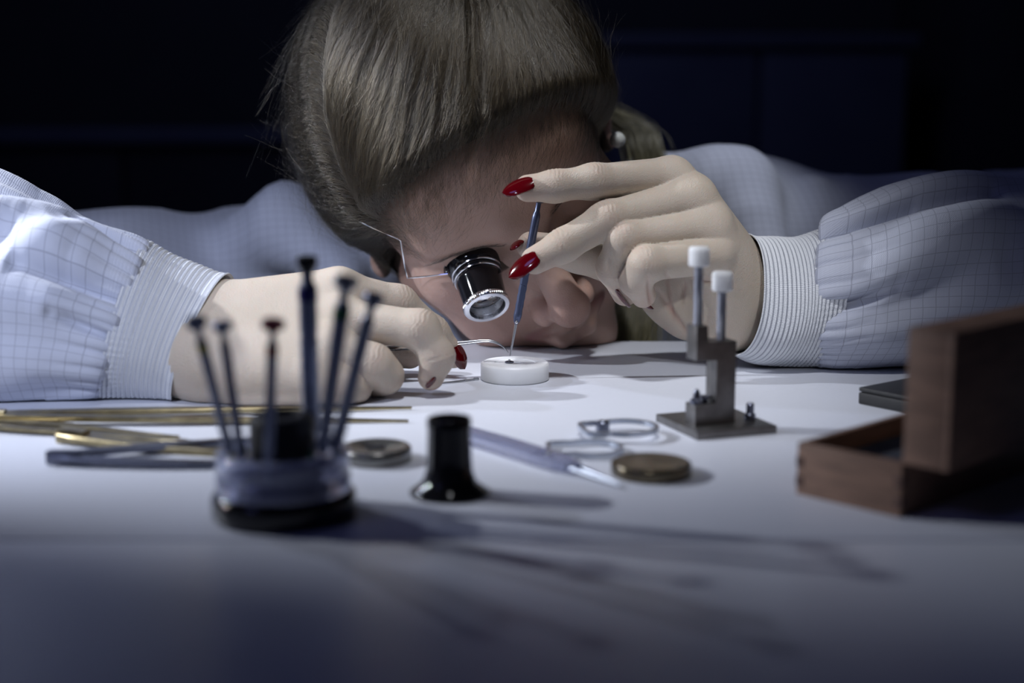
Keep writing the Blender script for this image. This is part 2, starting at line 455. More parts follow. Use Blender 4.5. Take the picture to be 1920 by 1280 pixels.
def head_field():
    F = Field((-0.11, -0.13, -0.125), (0.11, 0.12, 0.165), 0.0013)
    A = lambda *a: add(F, *a)
    A('ell', ((0, 0, 0.072), tuple(SK_R)), 0.01)                          # skull
    A('ell', ((0, -0.040, 0.012), (0.060, 0.050, 0.070)), 0.020)          # face mass
    A('cone', ((-0.030, -0.072, 0.088), (0.030, -0.072, 0.088), 0.020, 0.020), 0.03)   # forehead
    A('cone', ((-0.056, -0.008, -0.008), (-0.012, -0.072, -0.055), 0.016, 0.014), 0.02)  # jaw
    A('cone', ((0.056, -0.008, -0.008), (0.012, -0.072, -0.055), 0.016, 0.014), 0.02)
    A('cone', ((-0.008, -0.079, -0.054), (0.008, -0.079, -0.054), 0.014, 0.014), 0.018)  # chin
    A('cone', ((0, -0.072, -0.03), (0, -0.080, 0.0), 0.020, 0.016), 0.02)   # muzzle
    for sx in (-1, 1):
        A('ell', ((sx * 0.043, -0.062, 0.022), (0.020, 0.020, 0.018)), 0.018)   # cheekbone
        A('cone', ((sx * 0.012, -0.0865, 0.056), (sx * 0.045, -0.070, 0.057), 0.009, 0.008), 0.014)  # brow
        A('ell', ((sx * 0.034, -0.066, -0.012), (0.018, 0.018, 0.024)), 0.02)   # cheek
    for sx in (-1, 1):
        add(F, 'ell', ((sx * 0.032, -0.098, 0.040), (0.018, 0.016, 0.012)), 0.010, 'sub')
        A('ell', ((sx * 0.032, -0.0745, 0.0395), (0.0140, 0.0125, 0.0125)), 0.003)   # closed lid over the eyeball
        A('cone', ((sx * 0.044, -0.0700, 0.0345), (sx * 0.020, -0.0815, 0.0345), 0.003, 0.003), 0.004)
    A('cone', ((0, -0.0880, 0.048), (0.001, -0.1150, 0.008), 0.0068, 0.0100), 0.010)       # nose
    A('ell', ((0.001, -0.1160, 0.0045), (0.0100, 0.0088, 0.0092)), 0.006)
    for sx in (-1, 1):
        A('ell', ((sx * 0.0125, -0.1030, 0.0005), (0.0062, 0.0095, 0.0066)), 0.006)
        add(F, 'ell', ((sx * 0.0070, -0.1080, -0.0070), (0.0038, 0.0058, 0.0040)), 0.003, 'sub')
    A('cone', ((0, -0.0995, -0.004), (0, -0.0965, -0.018), 0.005, 0.006), 0.006)
    # lips
    A('cone', ((-0.004, -0.0990, -0.0205), (-0.022, -0.0880, -0.0245), 0.0042, 0.0024), 0.004)
    A('cone', ((0.004, -0.0990, -0.0205), (0.022, -0.0880, -0.0245), 0.0042, 0.0024), 0.004)
    A('cone', ((-0.008, -0.0970, -0.0300), (0.008, -0.0970, -0.0300), 0.0052, 0.0052), 0.003)
    A('cone', ((-0.008, -0.0970, -0.0300), (-0.022, -0.0880, -0.0250), 0.0048, 0.0022), 0.003)
    A('cone', ((0.008, -0.0970, -0.0300), (0.022, -0.0880, -0.0250), 0.0048, 0.0022), 0.003)
    # ears
    for sx in (-1, 1):
        a, b = 0.35, 0.94
        R = ((1.0, sx * 0.30, 0), (-sx * 0.30, 1.0, 0), (0, 0, 1))
        A('ell', ((sx * (0.0795 if sx > 0 else 0.0735), 0.010, 0.030), (0.0055, 0.017, 0.031), R), 0.006)
        add(F, 'ell', ((sx * 0.0850, 0.008, 0.032), (0.0045, 0.0105, 0.020), R), 0.003, 'sub')
        A('ell', ((sx * 0.0775, 0.002, 0.001), (0.0048, 0.0070, 0.0080)), 0.005)
    A('cone', ((0, 0.025, -0.01), (0, 0.055, -0.13), 0.052, 0.056), 0.03)     # neck
    return F
Vh, Qh = nets(head_field())
def hairline(P):
    """> 0 inside the hair (local head coordinates)"""
    x, f, u = P[:, 0], -P[:, 1], P[:, 2]
    wob = 0.0012 * np.sin(x * 110 + 1)
    m = u - (0.034 + 1.10 * (f - 0.030)) + wob + 0.004 + 0.10 * np.clip(x, 0, 0.06)
    low = np.clip((f - 0.012) / 0.02, 0, 1)
    back = u + 0.055
    return np.where(f > 0.012, m, np.minimum(back, 0.03)) * 1.0
hl = hairline(Vh)
far = np.linalg.norm((Vh - SK_C) / SK_R, axis=1)
scalp = 0.9 * np.clip((hl + 0.004) / 0.030, 0, 1) ** 1.3 * (np.abs(Vh[:, 0]) < 0.079)
lips = np.zeros(len(Vh))
for a, b in (((-0.022, -0.088, -0.0245), (0, -0.099, -0.0205)), ((0.022, -0.088, -0.0245), (0, -0.099, -0.0205)),
             ((-0.020, -0.089, -0.026), (0, -0.098, -0.0305)), ((0.020, -0.089, -0.026), (0, -0.098, -0.0305))):
    d, _t = dist_seg(Vh, a, b); lips = np.maximum(lips, np.clip((0.0050 - d) / 0.0018, 0, 1))
red = 0.85 + 0.25 * np.exp(-((np.abs(Vh[:, 0]) - 0.045) ** 2 + (Vh[:, 2] - 0.0) ** 2) / 0.03 ** 2) \
    + 0.4 * np.exp(-(Vh[:, 0] ** 2 + (Vh[:, 1] + 0.116) ** 2 + (Vh[:, 2] - 0.003) ** 2) / 0.012 ** 2)
Wh = head_world(Vh)

# ---- hands: palm cones, finger chains of (px, py, Y, r in mm)
def P3(t): return tuple(at(*t[:3]))
def hand_field(palm, fingers, h=0.0007, lines=(), kp=0.012, kf=0.0045):
    allp = [P3(p) for seg in palm for p in seg] + [P3(p) for f in fingers for p in f['j']]
    A = np.array(allp); F = Field(A.min(0) - 0.024, A.max(0) + 0.024, h)
    for a, b in palm: add(F, 'cone', (P3(a), P3(b), a[3] / 1000, b[3] / 1000), kp)
    base = F.D.copy()
    for f in fingers:
        J = f['j']; pts = [P3(p) for p in J]
        G = Field.__new__(Field); G.__dict__.update(F.__dict__)
        lo = np.array(pts).min(0) - 0.022; hi = np.array(pts).max(0) + 0.022
        sl, X, Y, Z = F.block(lo, hi)
        d = np.full(base[sl].shape, 9.0, np.float32)
        for i in range(len(J) - 1):
            d = smin(d, f_cone(X, Y, Z, pts[i], pts[i + 1], J[i][3] / 1000, J[i + 1][3] / 1000), kf if i else 0.006)
        d = smin(d, base[sl], f.get('k', 0.007))
        F.D[sl] = np.minimum(F.D[sl], d)
    V, Q = nets(F)
    # knuckle creases and redness
    V = V.astype(np.float64); red = np.full(len(V), 0.12); off = np.zeros_like(V)
    n = np.zeros_like(V)
    fn = np.cross(V[Q[:, 2]] - V[Q[:, 0]], V[Q[:, 3]] - V[Q[:, 1]])
    for c in range(4): np.add.at(n, Q[:, c], fn)
    n /= np.linalg.norm(n, axis=1)[:, None] + 1e-12
    for f in fingers:
        J = f['j']; pts = [np.array(P3(p)) for p in J]; dors = np.array(f['n'])
        for i in range(1, len(J) - 1):
            ax = pts[i + 1] - pts[i - 1]; ax /= np.linalg.norm(ax)
            r = J[i][3] / 1000; v = V - pts[i]; s = v @ ax
            rad = np.linalg.norm(v - s[:, None] * ax, axis=1)
            near = (rad < r * 1.5) & (np.abs(s) < r * 1.6)
            up = np.clip(n @ dors, 0, 1)
            g = np.exp(-(s / (0.0038 if i < 3 else 0.002)) ** 2) * up * near
            amp = 0.00020
            off -= n * (amp * g * (0.6 + np.cos(2 * PI * s / 0.0021 + 2 * np.sin(v[:, 2] * 900)))) [:, None]
            red += 0.16 * np.exp(-(s / (0.7 * r)) ** 2) * near * up
        v = V - pts[-1]; red += 0.35 * np.exp(-(np.linalg.norm(v, axis=1) / (J[-1][3] / 1000 * 1.3)) ** 2)
    # creases of the palm, given as short lines seen from the front
    rel = V - np.array(CAM); zc = rel @ np.array(VF); PX = 960 + FPX * rel[:, 0] / zc; PY = 640 - FPX * (rel @ np.array(VU)) / zc
    toward = np.clip(-(n * rel).sum(1) / np.linalg.norm(rel, axis=1), 0, 1)
    for ax_, ay_, bx_, by_, wd in lines:
        dx, dy = bx_ - ax_, by_ - ay_; t = np.clip(((PX - ax_) * dx + (PY - ay_) * dy) / (dx * dx + dy * dy), 0, 1)
        g = np.exp(-(((PX - ax_ - t * dx) ** 2 + (PY - ay_ - t * dy) ** 2) / wd ** 2)) * (toward > 0.1) * (0.4 + 0.6 * np.sin(PI * t))
        off -= n * (0.0011 * g)[:, None]; red += 0.5 * g
    return V + off, Q, red
def nrm(x, y, z): v = Vector((x, y, z)).normalized(); return tuple(v)

# hand on the bench (photo left)
HR_f = [
 dict(j=[(640, 548, .722, 11.0), (748, 568, .732, 9.0), (812, 622, .742, 7.9), (850, 667, .747, 6.6)], n=nrm(.2, -.6, .8)),
 dict(j=[(640, 600, .708, 11.0), (788, 617, .700, 9.4), (820, 668, .699, 8.2), (808, 707, .699, 6.6)], n=nrm(.35, -.7, .6), k=0.006),
 dict(j=[(618, 655, .692, 11.2), (700, 683, .689, 9.8), (722, 704, .694, 8.6), (700, 722, .702, 7.2)], n=nrm(.3, -.8, .4), k=0.006),
 dict(j=[(590, 706, .681, 10.5), (640, 722, .680, 9.0), (664, 724, .686, 8.0), (640, 727, .694, 7.2)], n=nrm(.3, -.8, .3), k=0.006),
 dict(j=[(470, 640, .745, 14.0), (590, 640, .755, 11.5), (690, 655, .757, 9.6), (768, 664, .757, 7.8)], n=nrm(.1, .3, .9), k=0.010),
]
HR_p = [((395, 598, .722, 18.5), (632, 544, .723, 11.5)), ((400, 628, .712, 19), (634, 598, .709, 12)),
        ((398, 664, .700, 18), (612, 654, .693, 12.5)), ((398, 692, .693, 16.5), (590, 702, .683, 12)),
        ((420, 640, .735, 16), (540, 640, .742, 15)), ((220, 600, .735, 24), (390, 608, .724, 19.5)),
        ((220, 650, .715, 24), (390, 682, .698, 18)), ((470, 720, .686, 12.5), (570, 716, .684, 11.5))]
# raised hand holding the screwdriver (photo right)
HL_f = [
 dict(j=[(1256, 331, .772, 10.6), (1113, 340, .750, 9.0), (1040, 349, .745, 8.0), (990, 353, .7435, 7.1)], n=nrm(0, -.55, .85)),
 dict(j=[(1300, 370, .764, 10.8), (1138, 412, .744, 9.6), (1056, 460, .738, 8.4), (1003, 488, .7355, 7.3)], n=nrm(-.2, -.75, .6)),
 dict(j=[(1330, 425, .758, 10.4), (1170, 448, .740, 9.4), (1150, 502, .748, 8.5), (1172, 548, .755, 7.3)], n=nrm(-.7, -.6, .4)),
 dict(j=[(1338, 478, .752, 10.2), (1212, 494, .730, 9.0), (1192, 525, .738, 8.0), (1206, 553, .746, 6.8)], n=nrm(-.6, -.75, .3), k=0.004),
 dict(j=[(1260, 540, .795, 14.0), (1180, 505, .788, 11.8), (1085, 476, .777, 9.8), (996, 461, .767, 7.9)], n=nrm(-.1, .5, .85), k=0.010),
]
HL_p = [((1372, 505, .790, 17), (1262, 336, .773, 10.8)), ((1378, 525, .785, 18), (1302, 374, .766, 11.2)),
        ((1378, 548, .778, 18), (1330, 428, .760, 11)), ((1372, 572, .775, 17), (1338, 480, .756, 10.8)),
        ((1360, 585, .785, 16), (1262, 560, .792, 14)), ((1262, 552, .790, 14), (1290, 430, .782, 15)),
        ((1368, 600, .780, 13), (1290, 600, .786, 10)), ((1372, 545, .790, 22), (1540, 560, .815, 25)),
        ((1372, 580, .785, 19), (1540, 585, .812, 25))]
V1, Q1, r1 = hand_field(HR_p, HR_f)
V2, Q2, r2 = hand_field(HL_p, HL_f, lines=((1250, 512, 1262, 600, 4), (1214, 520, 1222, 582, 4), (1284, 530, 1280, 566, 3.5), (1298, 526, 1350, 531, 3), (1232, 545, 1300, 640, 5)))

# ---- trunk and arms under the coat, one low detail solid
ELB_R, ELB_L = at(-420, 520, 0.89), at(2330, 520, 0.98)
SHO_R, SHO_L = Vector((-0.205, 1.12, -0.015)), Vector((0.20, 1.12, 0.035))
def trunk():
    F = Field((-0.72, 0.66, -0.62), (0.72, 1.45, 0.13), 0.008)
    A = lambda a, b, ra, rb, k=0.04: add(F, 'cone', (tuple(a), tuple(b), ra, rb), k)
    A(at(160, 640, .73), ELB_R, .026, .036); A(ELB_R, SHO_R, .038, .050)
    A(at(1600, 570, .82), ELB_L, .026, .036); A(ELB_L, SHO_L, .038, .050)
    A(SHO_R, (0, 1.14, 0.0), .05, .06); A(SHO_L, (0, 1.14, 0.0), .05, .06)
    A((0, 1.12, 0.0), tuple(HO + (-HU) * 0.05 - HF * 0.05), .055, .05)
    A((-.07, 1.15, -.08), (-.05, 1.24, -.50), .09, .11); A((.07, 1.15, -.08), (.05, 1.24, -.50), .09, .11)
    return nets(F)
def clear_bench(V):
    """flesh and cloth give way to the bench top and its far edge"""
    V = np.array(V, np.float64); m = (V[:, 1] < 0.8705) & (V[:, 2] < 0.0007)
    flat = m & ((V[:, 2] > -0.014) | (V[:, 1] < 0.84)); V[flat, 2] = 0.0007
    V[m & ~flat, 1] = 0.8705
    return V
V3, Q3 = trunk()
z = np.zeros
Vb = clear_bench(np.concatenate([Wh, V1, V2, V3])); off = np.cumsum([0, len(Wh), len(V1), len(V2)])
Qb = np.concatenate([Qh + off[0], Q1 + off[1], Q2 + off[2], Q3 + off[3]])
cols = dict(red=np.concatenate([red, r1, r2, z(len(V3))]), lips=np.concatenate([lips, z(len(V1) + len(V2) + len(V3))]),
            scalp=np.concatenate([scalp, z(len(V1) + len(V2) + len(V3))]))
body = place(mesh_np('body', Vb, Qb, M_skin, cols=cols), person)

# ---- finger nails
def nail(base, tip, n, hw, curv=0.0022, lab=None):
    B, T = Vector(base), Vector(tip); d = T - B; L = d.length; d.normalize()
    n = Vector(n); n = (n - d * n.dot(d)).normalized(); s = d.cross(n)
    bm = bmesh.new(); nu, nv = 12, 16; top = []; bot = []
    for j in range(nv + 1):
        v = j / nv
        wv = hw * (0.80 + 0.20 * math.sin(min(v / 0.35, 1) * PI / 2)) * (max(0.0, 1 - max(0, (v - 0.45) / 0.55) ** 2.2) ** 0.55 if v > 0.45 else 1)
        if v < 0.12: wv *= math.sqrt(max(0.02, 1 - (1 - v / 0.12) ** 2)) * 0.35 + 0.65
        rt, rb = [], []
        for i in range(nu + 1):
            u = -1 + 2 * i / nu
            p = B + d * (L * v) + s * (wv * u) + n * (curv * (math.sqrt(max(0, 1 - (0.92 * u) ** 2)) - 1) * (0.4 + 0.6 * wv / hw) + 0.0010 * math.sin(PI * v))
            rt.append(bm.verts.new(p)); rb.append(bm.verts.new(p - n * 0.0006))
        top.append(rt); bot.append(rb)
    for j in range(nv):
        for i in range(nu):
            bm.faces.new((top[j][i], top[j][i + 1], top[j + 1][i + 1], top[j + 1][i]))
            bm.faces.new((bot[j][i], bot[j + 1][i], bot[j + 1][i + 1], bot[j][i + 1]))
    for j in range(nv):
        bm.faces.new((top[j][0], top[j + 1][0], bot[j + 1][0], bot[j][0]))
        bm.faces.new((top[j][nu], bot[j][nu], bot[j + 1][nu], top[j + 1][nu]))
    for i in range(nu):
        bm.faces.new((top[0][i], bot[0][i], bot[0][i + 1], top[0][i + 1]))
        bm.faces.new((top[nv][i], top[nv][i + 1], bot[nv][i + 1], bot[nv][i]))
    o = finish('fingernail', bm, M_nail, None, angle=50)
    return place(o, person)
nail(at(999, 338, .7350), at(941, 361, .7362), (-.1, -.70, .72), .0050)
nail(at(1006, 478, .7275), at(953, 520, .7300), (-.35, -.80, .5), .0052)
nail(at(1149, 540, .7470), at(1179, 577, .7540), (-.75, -.1, -.45), .0045)
nail(at(1196, 560, .7500), at(1222, 580, .7580), (-.6, .1, -.6), .0035)
nail(at(978, 447, .7660), at(958, 466, .7600), (-.75, -.5, .35), .0045)
nail(at(856, 649, .7400), at(872, 692, .7405), (.62, -.72, .25), .0044)
nail(at(826, 706, .6965), at(800, 728, .6935), (.75, -.3, -.55), .0042)

# ---- pearl earrings (one per ear lobe)
for px, py, Y, r, lab in ((1158, 262, .868, .0048, 'pearl earring by the raised hand'), (706, 500, .930, .0035, 'small stud earring at the far ear')):
    bm = bmesh.new(); c = at(px, py, Y)
    bmesh.ops.create_uvsphere(bm, u_segments=32, v_segments=20, radius=r, matrix=Matrix.Translation(c))
    cap = axis_matrix(c, c - HF * 1.0 + HU * .3)
    lathe(bm, [(r * .25, r * .90), (r * .28, r * 1.04), (r * .12, r * 1.08), (r * .12, r * 1.6)], 14, cap)
    o = place(finish('earring', bm, M_pearl), person); o['label'] = lab

# ---- hair
def hair_curves(name, P, R, material, lab=None, parent=person):
    """P (n, k, 3) world points, R (n, k) radii"""
    n, k, _ = P.shape
    hc = bpy.data.hair_curves.new(name); hc.add_curves([k] * n)
    hc.attributes['position'].data.foreach_set('vector', np.ascontiguousarray(P, np.float32).ravel())
    ra = hc.attributes.new('radius', 'FLOAT', 'POINT') if 'radius' not in hc.attributes else hc.attributes['radius']
    ra.data.foreach_set('value', np.ascontiguousarray(R, np.float32).ravel())
    hc.materials.append(material)
    o = bpy.data.objects.new(name, hc); link(o); place(o, parent)
    if lab: o['label'] = lab
    return o
def local_dir(px, py, Y):
    v = np.array(HMi @ at(px, py, Y)) - SK_C; v = v / SK_R
    return v / np.linalg.norm(v)
POLE_A = local_dir(900, -95, 0.83)
POLE_B = local_dir(470, 420, 1.00)
pa, pb = local_dir(640, -40, 0.83), local_dir(705, 345, 0.80)
PART_N = np.cross(pa, pb); PART_N /= np.linalg.norm(PART_N)
if PART_N @ POLE_A < 0: PART_N = -PART_N
va, vb = local_dir(880, -60, 0.80), local_dir(872, 235, 0.79)
VAL_N = np.cross(va, vb); VAL_N /= np.linalg.norm(VAL_N)
_ns = [(RNG.normal(size=3) * f, RNG.uniform(0, 6.28)) for f in (3, 4, 6, 9, 13, 20) for _ in range(3)]
def fnoise(q, lo=0, hi=18, s=0):
    out = np.zeros(q.shape[:-1])
    for kv, ph in _ns[lo:hi]: out += np.sin(q @ kv * 1.0 + ph + s)
    return out / math.sqrt(hi - lo)
# skin distance from the skull centre for every direction, read off the head solid
_qv = (Vh - SK_C) / SK_R; _rv = np.linalg.norm(_qv, axis=1); _ok = (np.abs(Vh[:, 0]) < 0.0765) & (_rv > 0.9)
_qv = _qv[_ok] / _rv[_ok][:, None]; _rv = np.clip(_rv[_ok], 0.97, 1.16)
_NT, _NP = 120, 60
_it = ((np.arctan2(_qv[:, 1], _qv[:, 0]) / (2 * PI) % 1.0) * _NT).astype(int) % _NT; _ip = np.clip((np.arccos(np.clip(_qv[:, 2], -1, 1)) / PI * _NP).astype(int), 0, _NP - 1)
_sum = np.zeros((_NT, _NP)); _cnt = np.zeros((_NT, _NP)); np.add.at(_sum, (_it, _ip), _rv); np.add.at(_cnt, (_it, _ip), 1)
RMAP = np.where(_cnt > 0, _sum / np.maximum(_cnt, 1), 1.0); RMAP[:, :2] = 1.0
for _k in range(2): RMAP = (RMAP + np.roll(RMAP, 1, 0) + np.roll(RMAP, -1, 0)) / 3; RMAP[:, 1:-1] = (RMAP[:, 1:-1] * 2 + RMAP[:, :-2] + RMAP[:, 2:]) / 4
def skin_point(q):
    t = (np.arctan2(q[..., 1], q[..., 0]) / (2 * PI) % 1.0) * _NT - 0.5; p = np.clip(np.arccos(np.clip(q[..., 2], -1, 1)) / PI * _NP - 0.5, 0, _NP - 1.001)
    t0 = np.floor(t).astype(int); ft = t - t0; p0 = np.floor(p).astype(int); fp = p - p0
    a = RMAP[t0 % _NT, p0] * (1 - ft) + RMAP[(t0 + 1) % _NT, p0] * ft; b = RMAP[t0 % _NT, p0 + 1] * (1 - ft) + RMAP[(t0 + 1) % _NT, p0 + 1] * ft
    return SK_C + q * SK_R * (a * (1 - fp) + b * fp)[..., None]
def surf(q, lift=0.0):
    """unit directions (scaled skull space) -> point on the hair surface, thinner at the hairline"""
    P0 = skin_point(q)
    m = hairline(P0.reshape(-1, 3)).reshape(P0.shape[:-1])
    grow = np.clip(m / 0.035, 0, 1); grow = grow * grow * (3 - 2 * grow)
    ang = np.arctan2(q @ np.cross(POLE_A, VAL_N), q @ VAL_N)
    valley = np.exp(-((q @ VAL_N) / 0.035) ** 2) * np.clip((q @ va + 0.2), 0, 1)
    part = np.exp(-((q @ PART_N) / 0.05) ** 2)
    streak = lambda pole, e: np.arctan2(q @ np.cross(pole, e), q @ e)
    fa = streak(POLE_A, VAL_N); fb = streak(POLE_B, PART_N)
    kk = 1 / (1 + np.exp(-(q @ PART_N) / 0.04))
    st = kk * (np.sin(fa * 15 + 0.6 * np.sin(q[..., 2] * 3)) * 1.0 + 0.7 * np.sin(fa * 37) + 0.5 * np.sin(fa * 83))
    st = st + (1 - kk) * (np.sin(fb * 17 + 1) + 0.7 * np.sin(fb * 41) + 0.4 * np.sin(fb * 90))
    side_ = 1 + 0.35 * np.abs(q[..., 0]) ** 2
    t = 0.0118 * side_ * grow * (1 - 0.55 * valley) * (1 - 0.30 * part) + 0.0005 * grow * fnoise(q, 0, 6) + 0.00055 * grow * st
    t = t + lift
    nn = q / SK_R; nn = nn / np.linalg.norm(nn, axis=-1)[..., None]
    return P0 + nn * np.maximum(t, -0.001)[..., None]
def flow(q, jit):
    side = q @ PART_N
    ta = POLE_A - q * (q @ POLE_A)[..., None]; tb = POLE_B - q * (q @ POLE_B)[..., None]
    ta /= np.linalg.norm(ta, axis=-1)[..., None] + 1e-6; tb /= np.linalg.norm(tb, axis=-1)[..., None] + 1e-6
    k = 1 / (1 + np.exp(-side / 0.08))
    d = ta * k[..., None] + tb * (1 - k)[..., None]
    perp = np.cross(q, d)
    bend = 0.07 * fnoise(q, 0, 6) + jit
    d = d + perp * bend[..., None]
    return d / (np.linalg.norm(d, axis=-1)[..., None] + 1e-6)
def strands(n, k, step, r0, lift, jitter, wild=0.0, mask=None):
    q = RNG.normal(size=(n * 3, 3)); q /= np.linalg.norm(q, axis=1)[:, None]
    P = skin_point(q); m = hairline(P)
    keep = (m > -0.006 + 0.030 * RNG.random(len(m)) ** 1.2) & (P[:, 2] > -0.02)
    W = head_world(P); d = W - np.array(CAM)
    nn = (q / SK_R) @ HMn[:3, :3].T; nn /= np.linalg.norm(nn, axis=1)[:, None]
    face = -(nn * d).sum(1) / np.linalg.norm(d, axis=1)
    keep &= face > -0.35
    q = q[keep][:n]; n = len(q)
    m = hairline(skin_point(q))
    jit = RNG.normal(size=n) * jitter; pts = []; L = RNG.normal(size=n)
    stepn = step * RNG.uniform(0.55, 1.25, n) * np.clip(0.35 + m / 0.03, 0.35, 1)
    lf = lift[0] + (lift[1] - lift[0]) * RNG.random(n) ** 1.4
    curl = RNG.normal(size=n) * wild
    for i in range(k):
        s = i / (k - 1)
        l = lf * math.sin(PI * min(0.95, 0.08 + s)) - 0.0018 * (i == 0) + np.abs(curl) * 0.006 * s * s
        pts.append(surf(q, l))
        d = flow(q, jit + curl * (s - 0.3))
        q = q + d * stepn[:, None]
        q /= np.linalg.norm(q, axis=1)[:, None]
    P = np.stack(pts, 1)
    R = r0 * np.linspace(1, 0.35, k)[None, :] * np.ones((n, 1)) * RNG.uniform(0.6, 1.2, (n, 1)) * np.clip(0.45 + m / 0.035, 0.35, 1)[:, None]
    return head_world(P.reshape(-1, 3)).reshape(P.shape), R
Pm, Rm = strands(52000, 14, 0.055, 0.000070, (-0.0012, 0.0016), 0.20)
Pf, Rf = strands(3800, 12, 0.05, 0.00004, (0.0004, 0.0030), 0.5, 1.3)
Pall = np.concatenate([Pm, np.pad(Pf, ((0, 0), (0, 2), (0, 0)), mode='edge')]); Rall = np.concatenate([Rm, np.pad(Rf, ((0, 0), (0, 2)), mode='edge')])
# fine down over the forehead and temples
qf = RNG.normal(size=(160000, 3)); qf /= np.linalg.norm(qf, axis=1)[:, None]
mf = hairline(skin_point(qf)); kf_ = (mf < 0.004) & (mf > -0.040 + 0.038 * RNG.random(len(mf)) ** 0.6) & (qf[:, 1] < -0.05) & (qf[:, 2] > -0.3)
qf = qf[kf_][:3300]; dn = []
cf = RNG.normal(size=len(qf))
for i in range(14):
    l = 0.0004 + 0.0010 * math.sin(PI * i / 13)
    dn.append(skin_point(qf) + (qf / SK_R) / np.linalg.norm(qf / SK_R, axis=1)[:, None] * (l + 0.0006)); d_ = flow(qf, 0.35 * cf)
    if i < 13: qf = qf + d_ * (0.006 + 0.010 * RNG.random(1)) * np.ones((len(qf), 1)); qf /= np.linalg.norm(qf, axis=1)[:, None]
Pd = np.stack(dn, 1); Pd = head_world(Pd.reshape(-1, 3)).reshape(Pd.shape); Rd = 0.000035 * np.linspace(1, .4, 14)[None] * np.ones((len(Pd), 1))
Pall = np.concatenate([Pall, Pd]); Rall = np.concatenate([Rall, Rd])
# hair base under the strands
def hair_base():
    nu, nv = 160, 120; th = np.linspace(0, 2 * PI, nu, endpoint=False); ph = np.linspace(0.001, PI - 0.001, nv)
    T, Pp = np.meshgrid(th, ph); q = np.stack([np.sin(Pp) * np.cos(T), np.sin(Pp) * np.sin(T), np.cos(Pp)], -1)
    m = hairline(skin_point(q).reshape(-1, 3)).reshape(q.shape[:2])
    V = surf(q, -0.0022).reshape(-1, 3)
    Q = [(j * nu + i, j * nu + (i + 1) % nu, (j + 1) * nu + (i + 1) % nu, (j + 1) * nu + i) for j in range(nv - 1) for i in range(nu)
         if min(m[j, i], m[j + 1, i], m[j, (i + 1) % nu]) > 0.018 and (SK_C + q[j, i] * SK_R)[2] > -0.03]
    return head_world(V), np.array(Q)
M_hairbase = add_noise(mat('hair_base', (0.018, 0.013, 0.009), 0.6), 200, (0.014, 0.010, 0.007), (0.026, 0.020, 0.014), 0.2, 0.0004)
hb_v, hb_q = hair_base()
# tail behind the head, hanging down behind the raised hand
tail = catmull([HO - HF * .085 + HU * .06 + HX * .02, HO - HF * .095 + HU * .02 + HX * .055, at(1165, 225, .985), at(1208, 280, .975), at(1222, 400, .96), at(1205, 520, .93), at(1185, 600, .91), at(1178, 690, .90)], 5)
tp = np.array([tuple(p) for p in tail]); nt = 1100
u = RNG.normal(size=(nt, 3)) * np.array((0.0070, 0.007, 0.003)); ksc = np.linspace(0.55, 1.1, len(tp)) ** 1.2
wob = np.stack([np.sin(np.linspace(0, 5, len(tp)) + s) for s in RNG.uniform(0, 6.28, nt)])[..., None] * RNG.normal(size=(nt, 1, 3)) * 0.0022
Pt = tp[None] + u[:, None, :] * ksc[None, :, None] + wob
Rt = np.full(Pt.shape[:2], 0.00010)
hair_root = mesh_np('hair', hb_v, hb_q, M_hairbase); place(hair_root, person)
hair_root['label'] = 'light brown hair pulled back from the forehead'
def sub_hair(name, P, R, m):
    o = hair_curves(name, P, R, m, parent=person)
    o.parent = hair_root; o.matrix_parent_inverse = (hair_root.matrix_parent_inverse.copy() if False else Matrix.Identity(4))
    return o
hs = sub_hair('hair_strands', Pall, Rall, M_hair); hs['kind'] = 'stuff'
M_tail = hair_material('tail_hair', (0.06, 0.05, 0.03), (0.30, 0.27, 0.15))
ht = sub_hair('ponytail', Pt, Rt, M_tail); ht['kind'] = 'stuff'
# hair_root keeps world coordinates through its own parent inverse, so children need none
# ---- eyebrows
for sx in (-1, 1):
    n = 130; P = np.zeros((n, 5, 3)); R = np.zeros((n, 5))
    for i in range(n):
        t = RNG.random(); w_ = (RNG.random() - .5) * 0.007 * (1 - .5 * t)
        p = np.array((sx * (0.013 + 0.038 * t), 0, 0.0545 + 0.005 * math.sin(t * 2.4) - 0.004 * t + w_ - (0.006 if sx < 0 else 0)))
        for j in range(5):
            pj = p + np.array((sx * 0.0065 * j / 4, 0, (0.0015 * (1 - 2 * t)) * j / 4 - w_ * 0.4 * j / 4))
            q_ = np.argmin(np.abs(Vh[:, 0] - pj[0]) + np.abs(Vh[:, 2] - pj[2]) + 10 * (Vh[:, 1] > -0.04)) if j == 0 else q_
            P[i, j] = (pj[0], Vh[q_, 1] - 0.0003 - 0.0012 * math.sin(j / 4 * PI * .8) + (abs(pj[0]) - abs(p[0])) * 0.55, pj[2])
        R[i] = np.linspace(0.00007, 0.00003, 5)
    o = hair_curves('eyebrow', head_world(P.reshape(-1, 3)).reshape(P.shape), R, M_brow); o['kind'] = 'stuff'
    # lashes of the closed eye
    n = 160; P = np.zeros((n, 5, 3)); R = np.zeros((n, 5))
    for i in range(n):
        t = i / (n - 1); x = 0.019 + 0.025 * t
        b = np.array((sx * x, -0.0855 + 0.010 * t - 0.0025 * math.sin(t * PI), 0.0335 - 0.001 * math.sin(PI * t)))
        for j in range(5):
            s = j / 4; P[i, j] = b + np.array((sx * (t - .35) * 0.006 * s, -0.0085 * s, -0.0035 * s + 0.003 * s * s))
        R[i] = np.linspace(0.00018, 0.00006, 5)
    o = hair_curves('eyelashes', head_world(P.reshape(-1, 3)).reshape(P.shape), R, M_brow); o['kind'] = 'stuff'

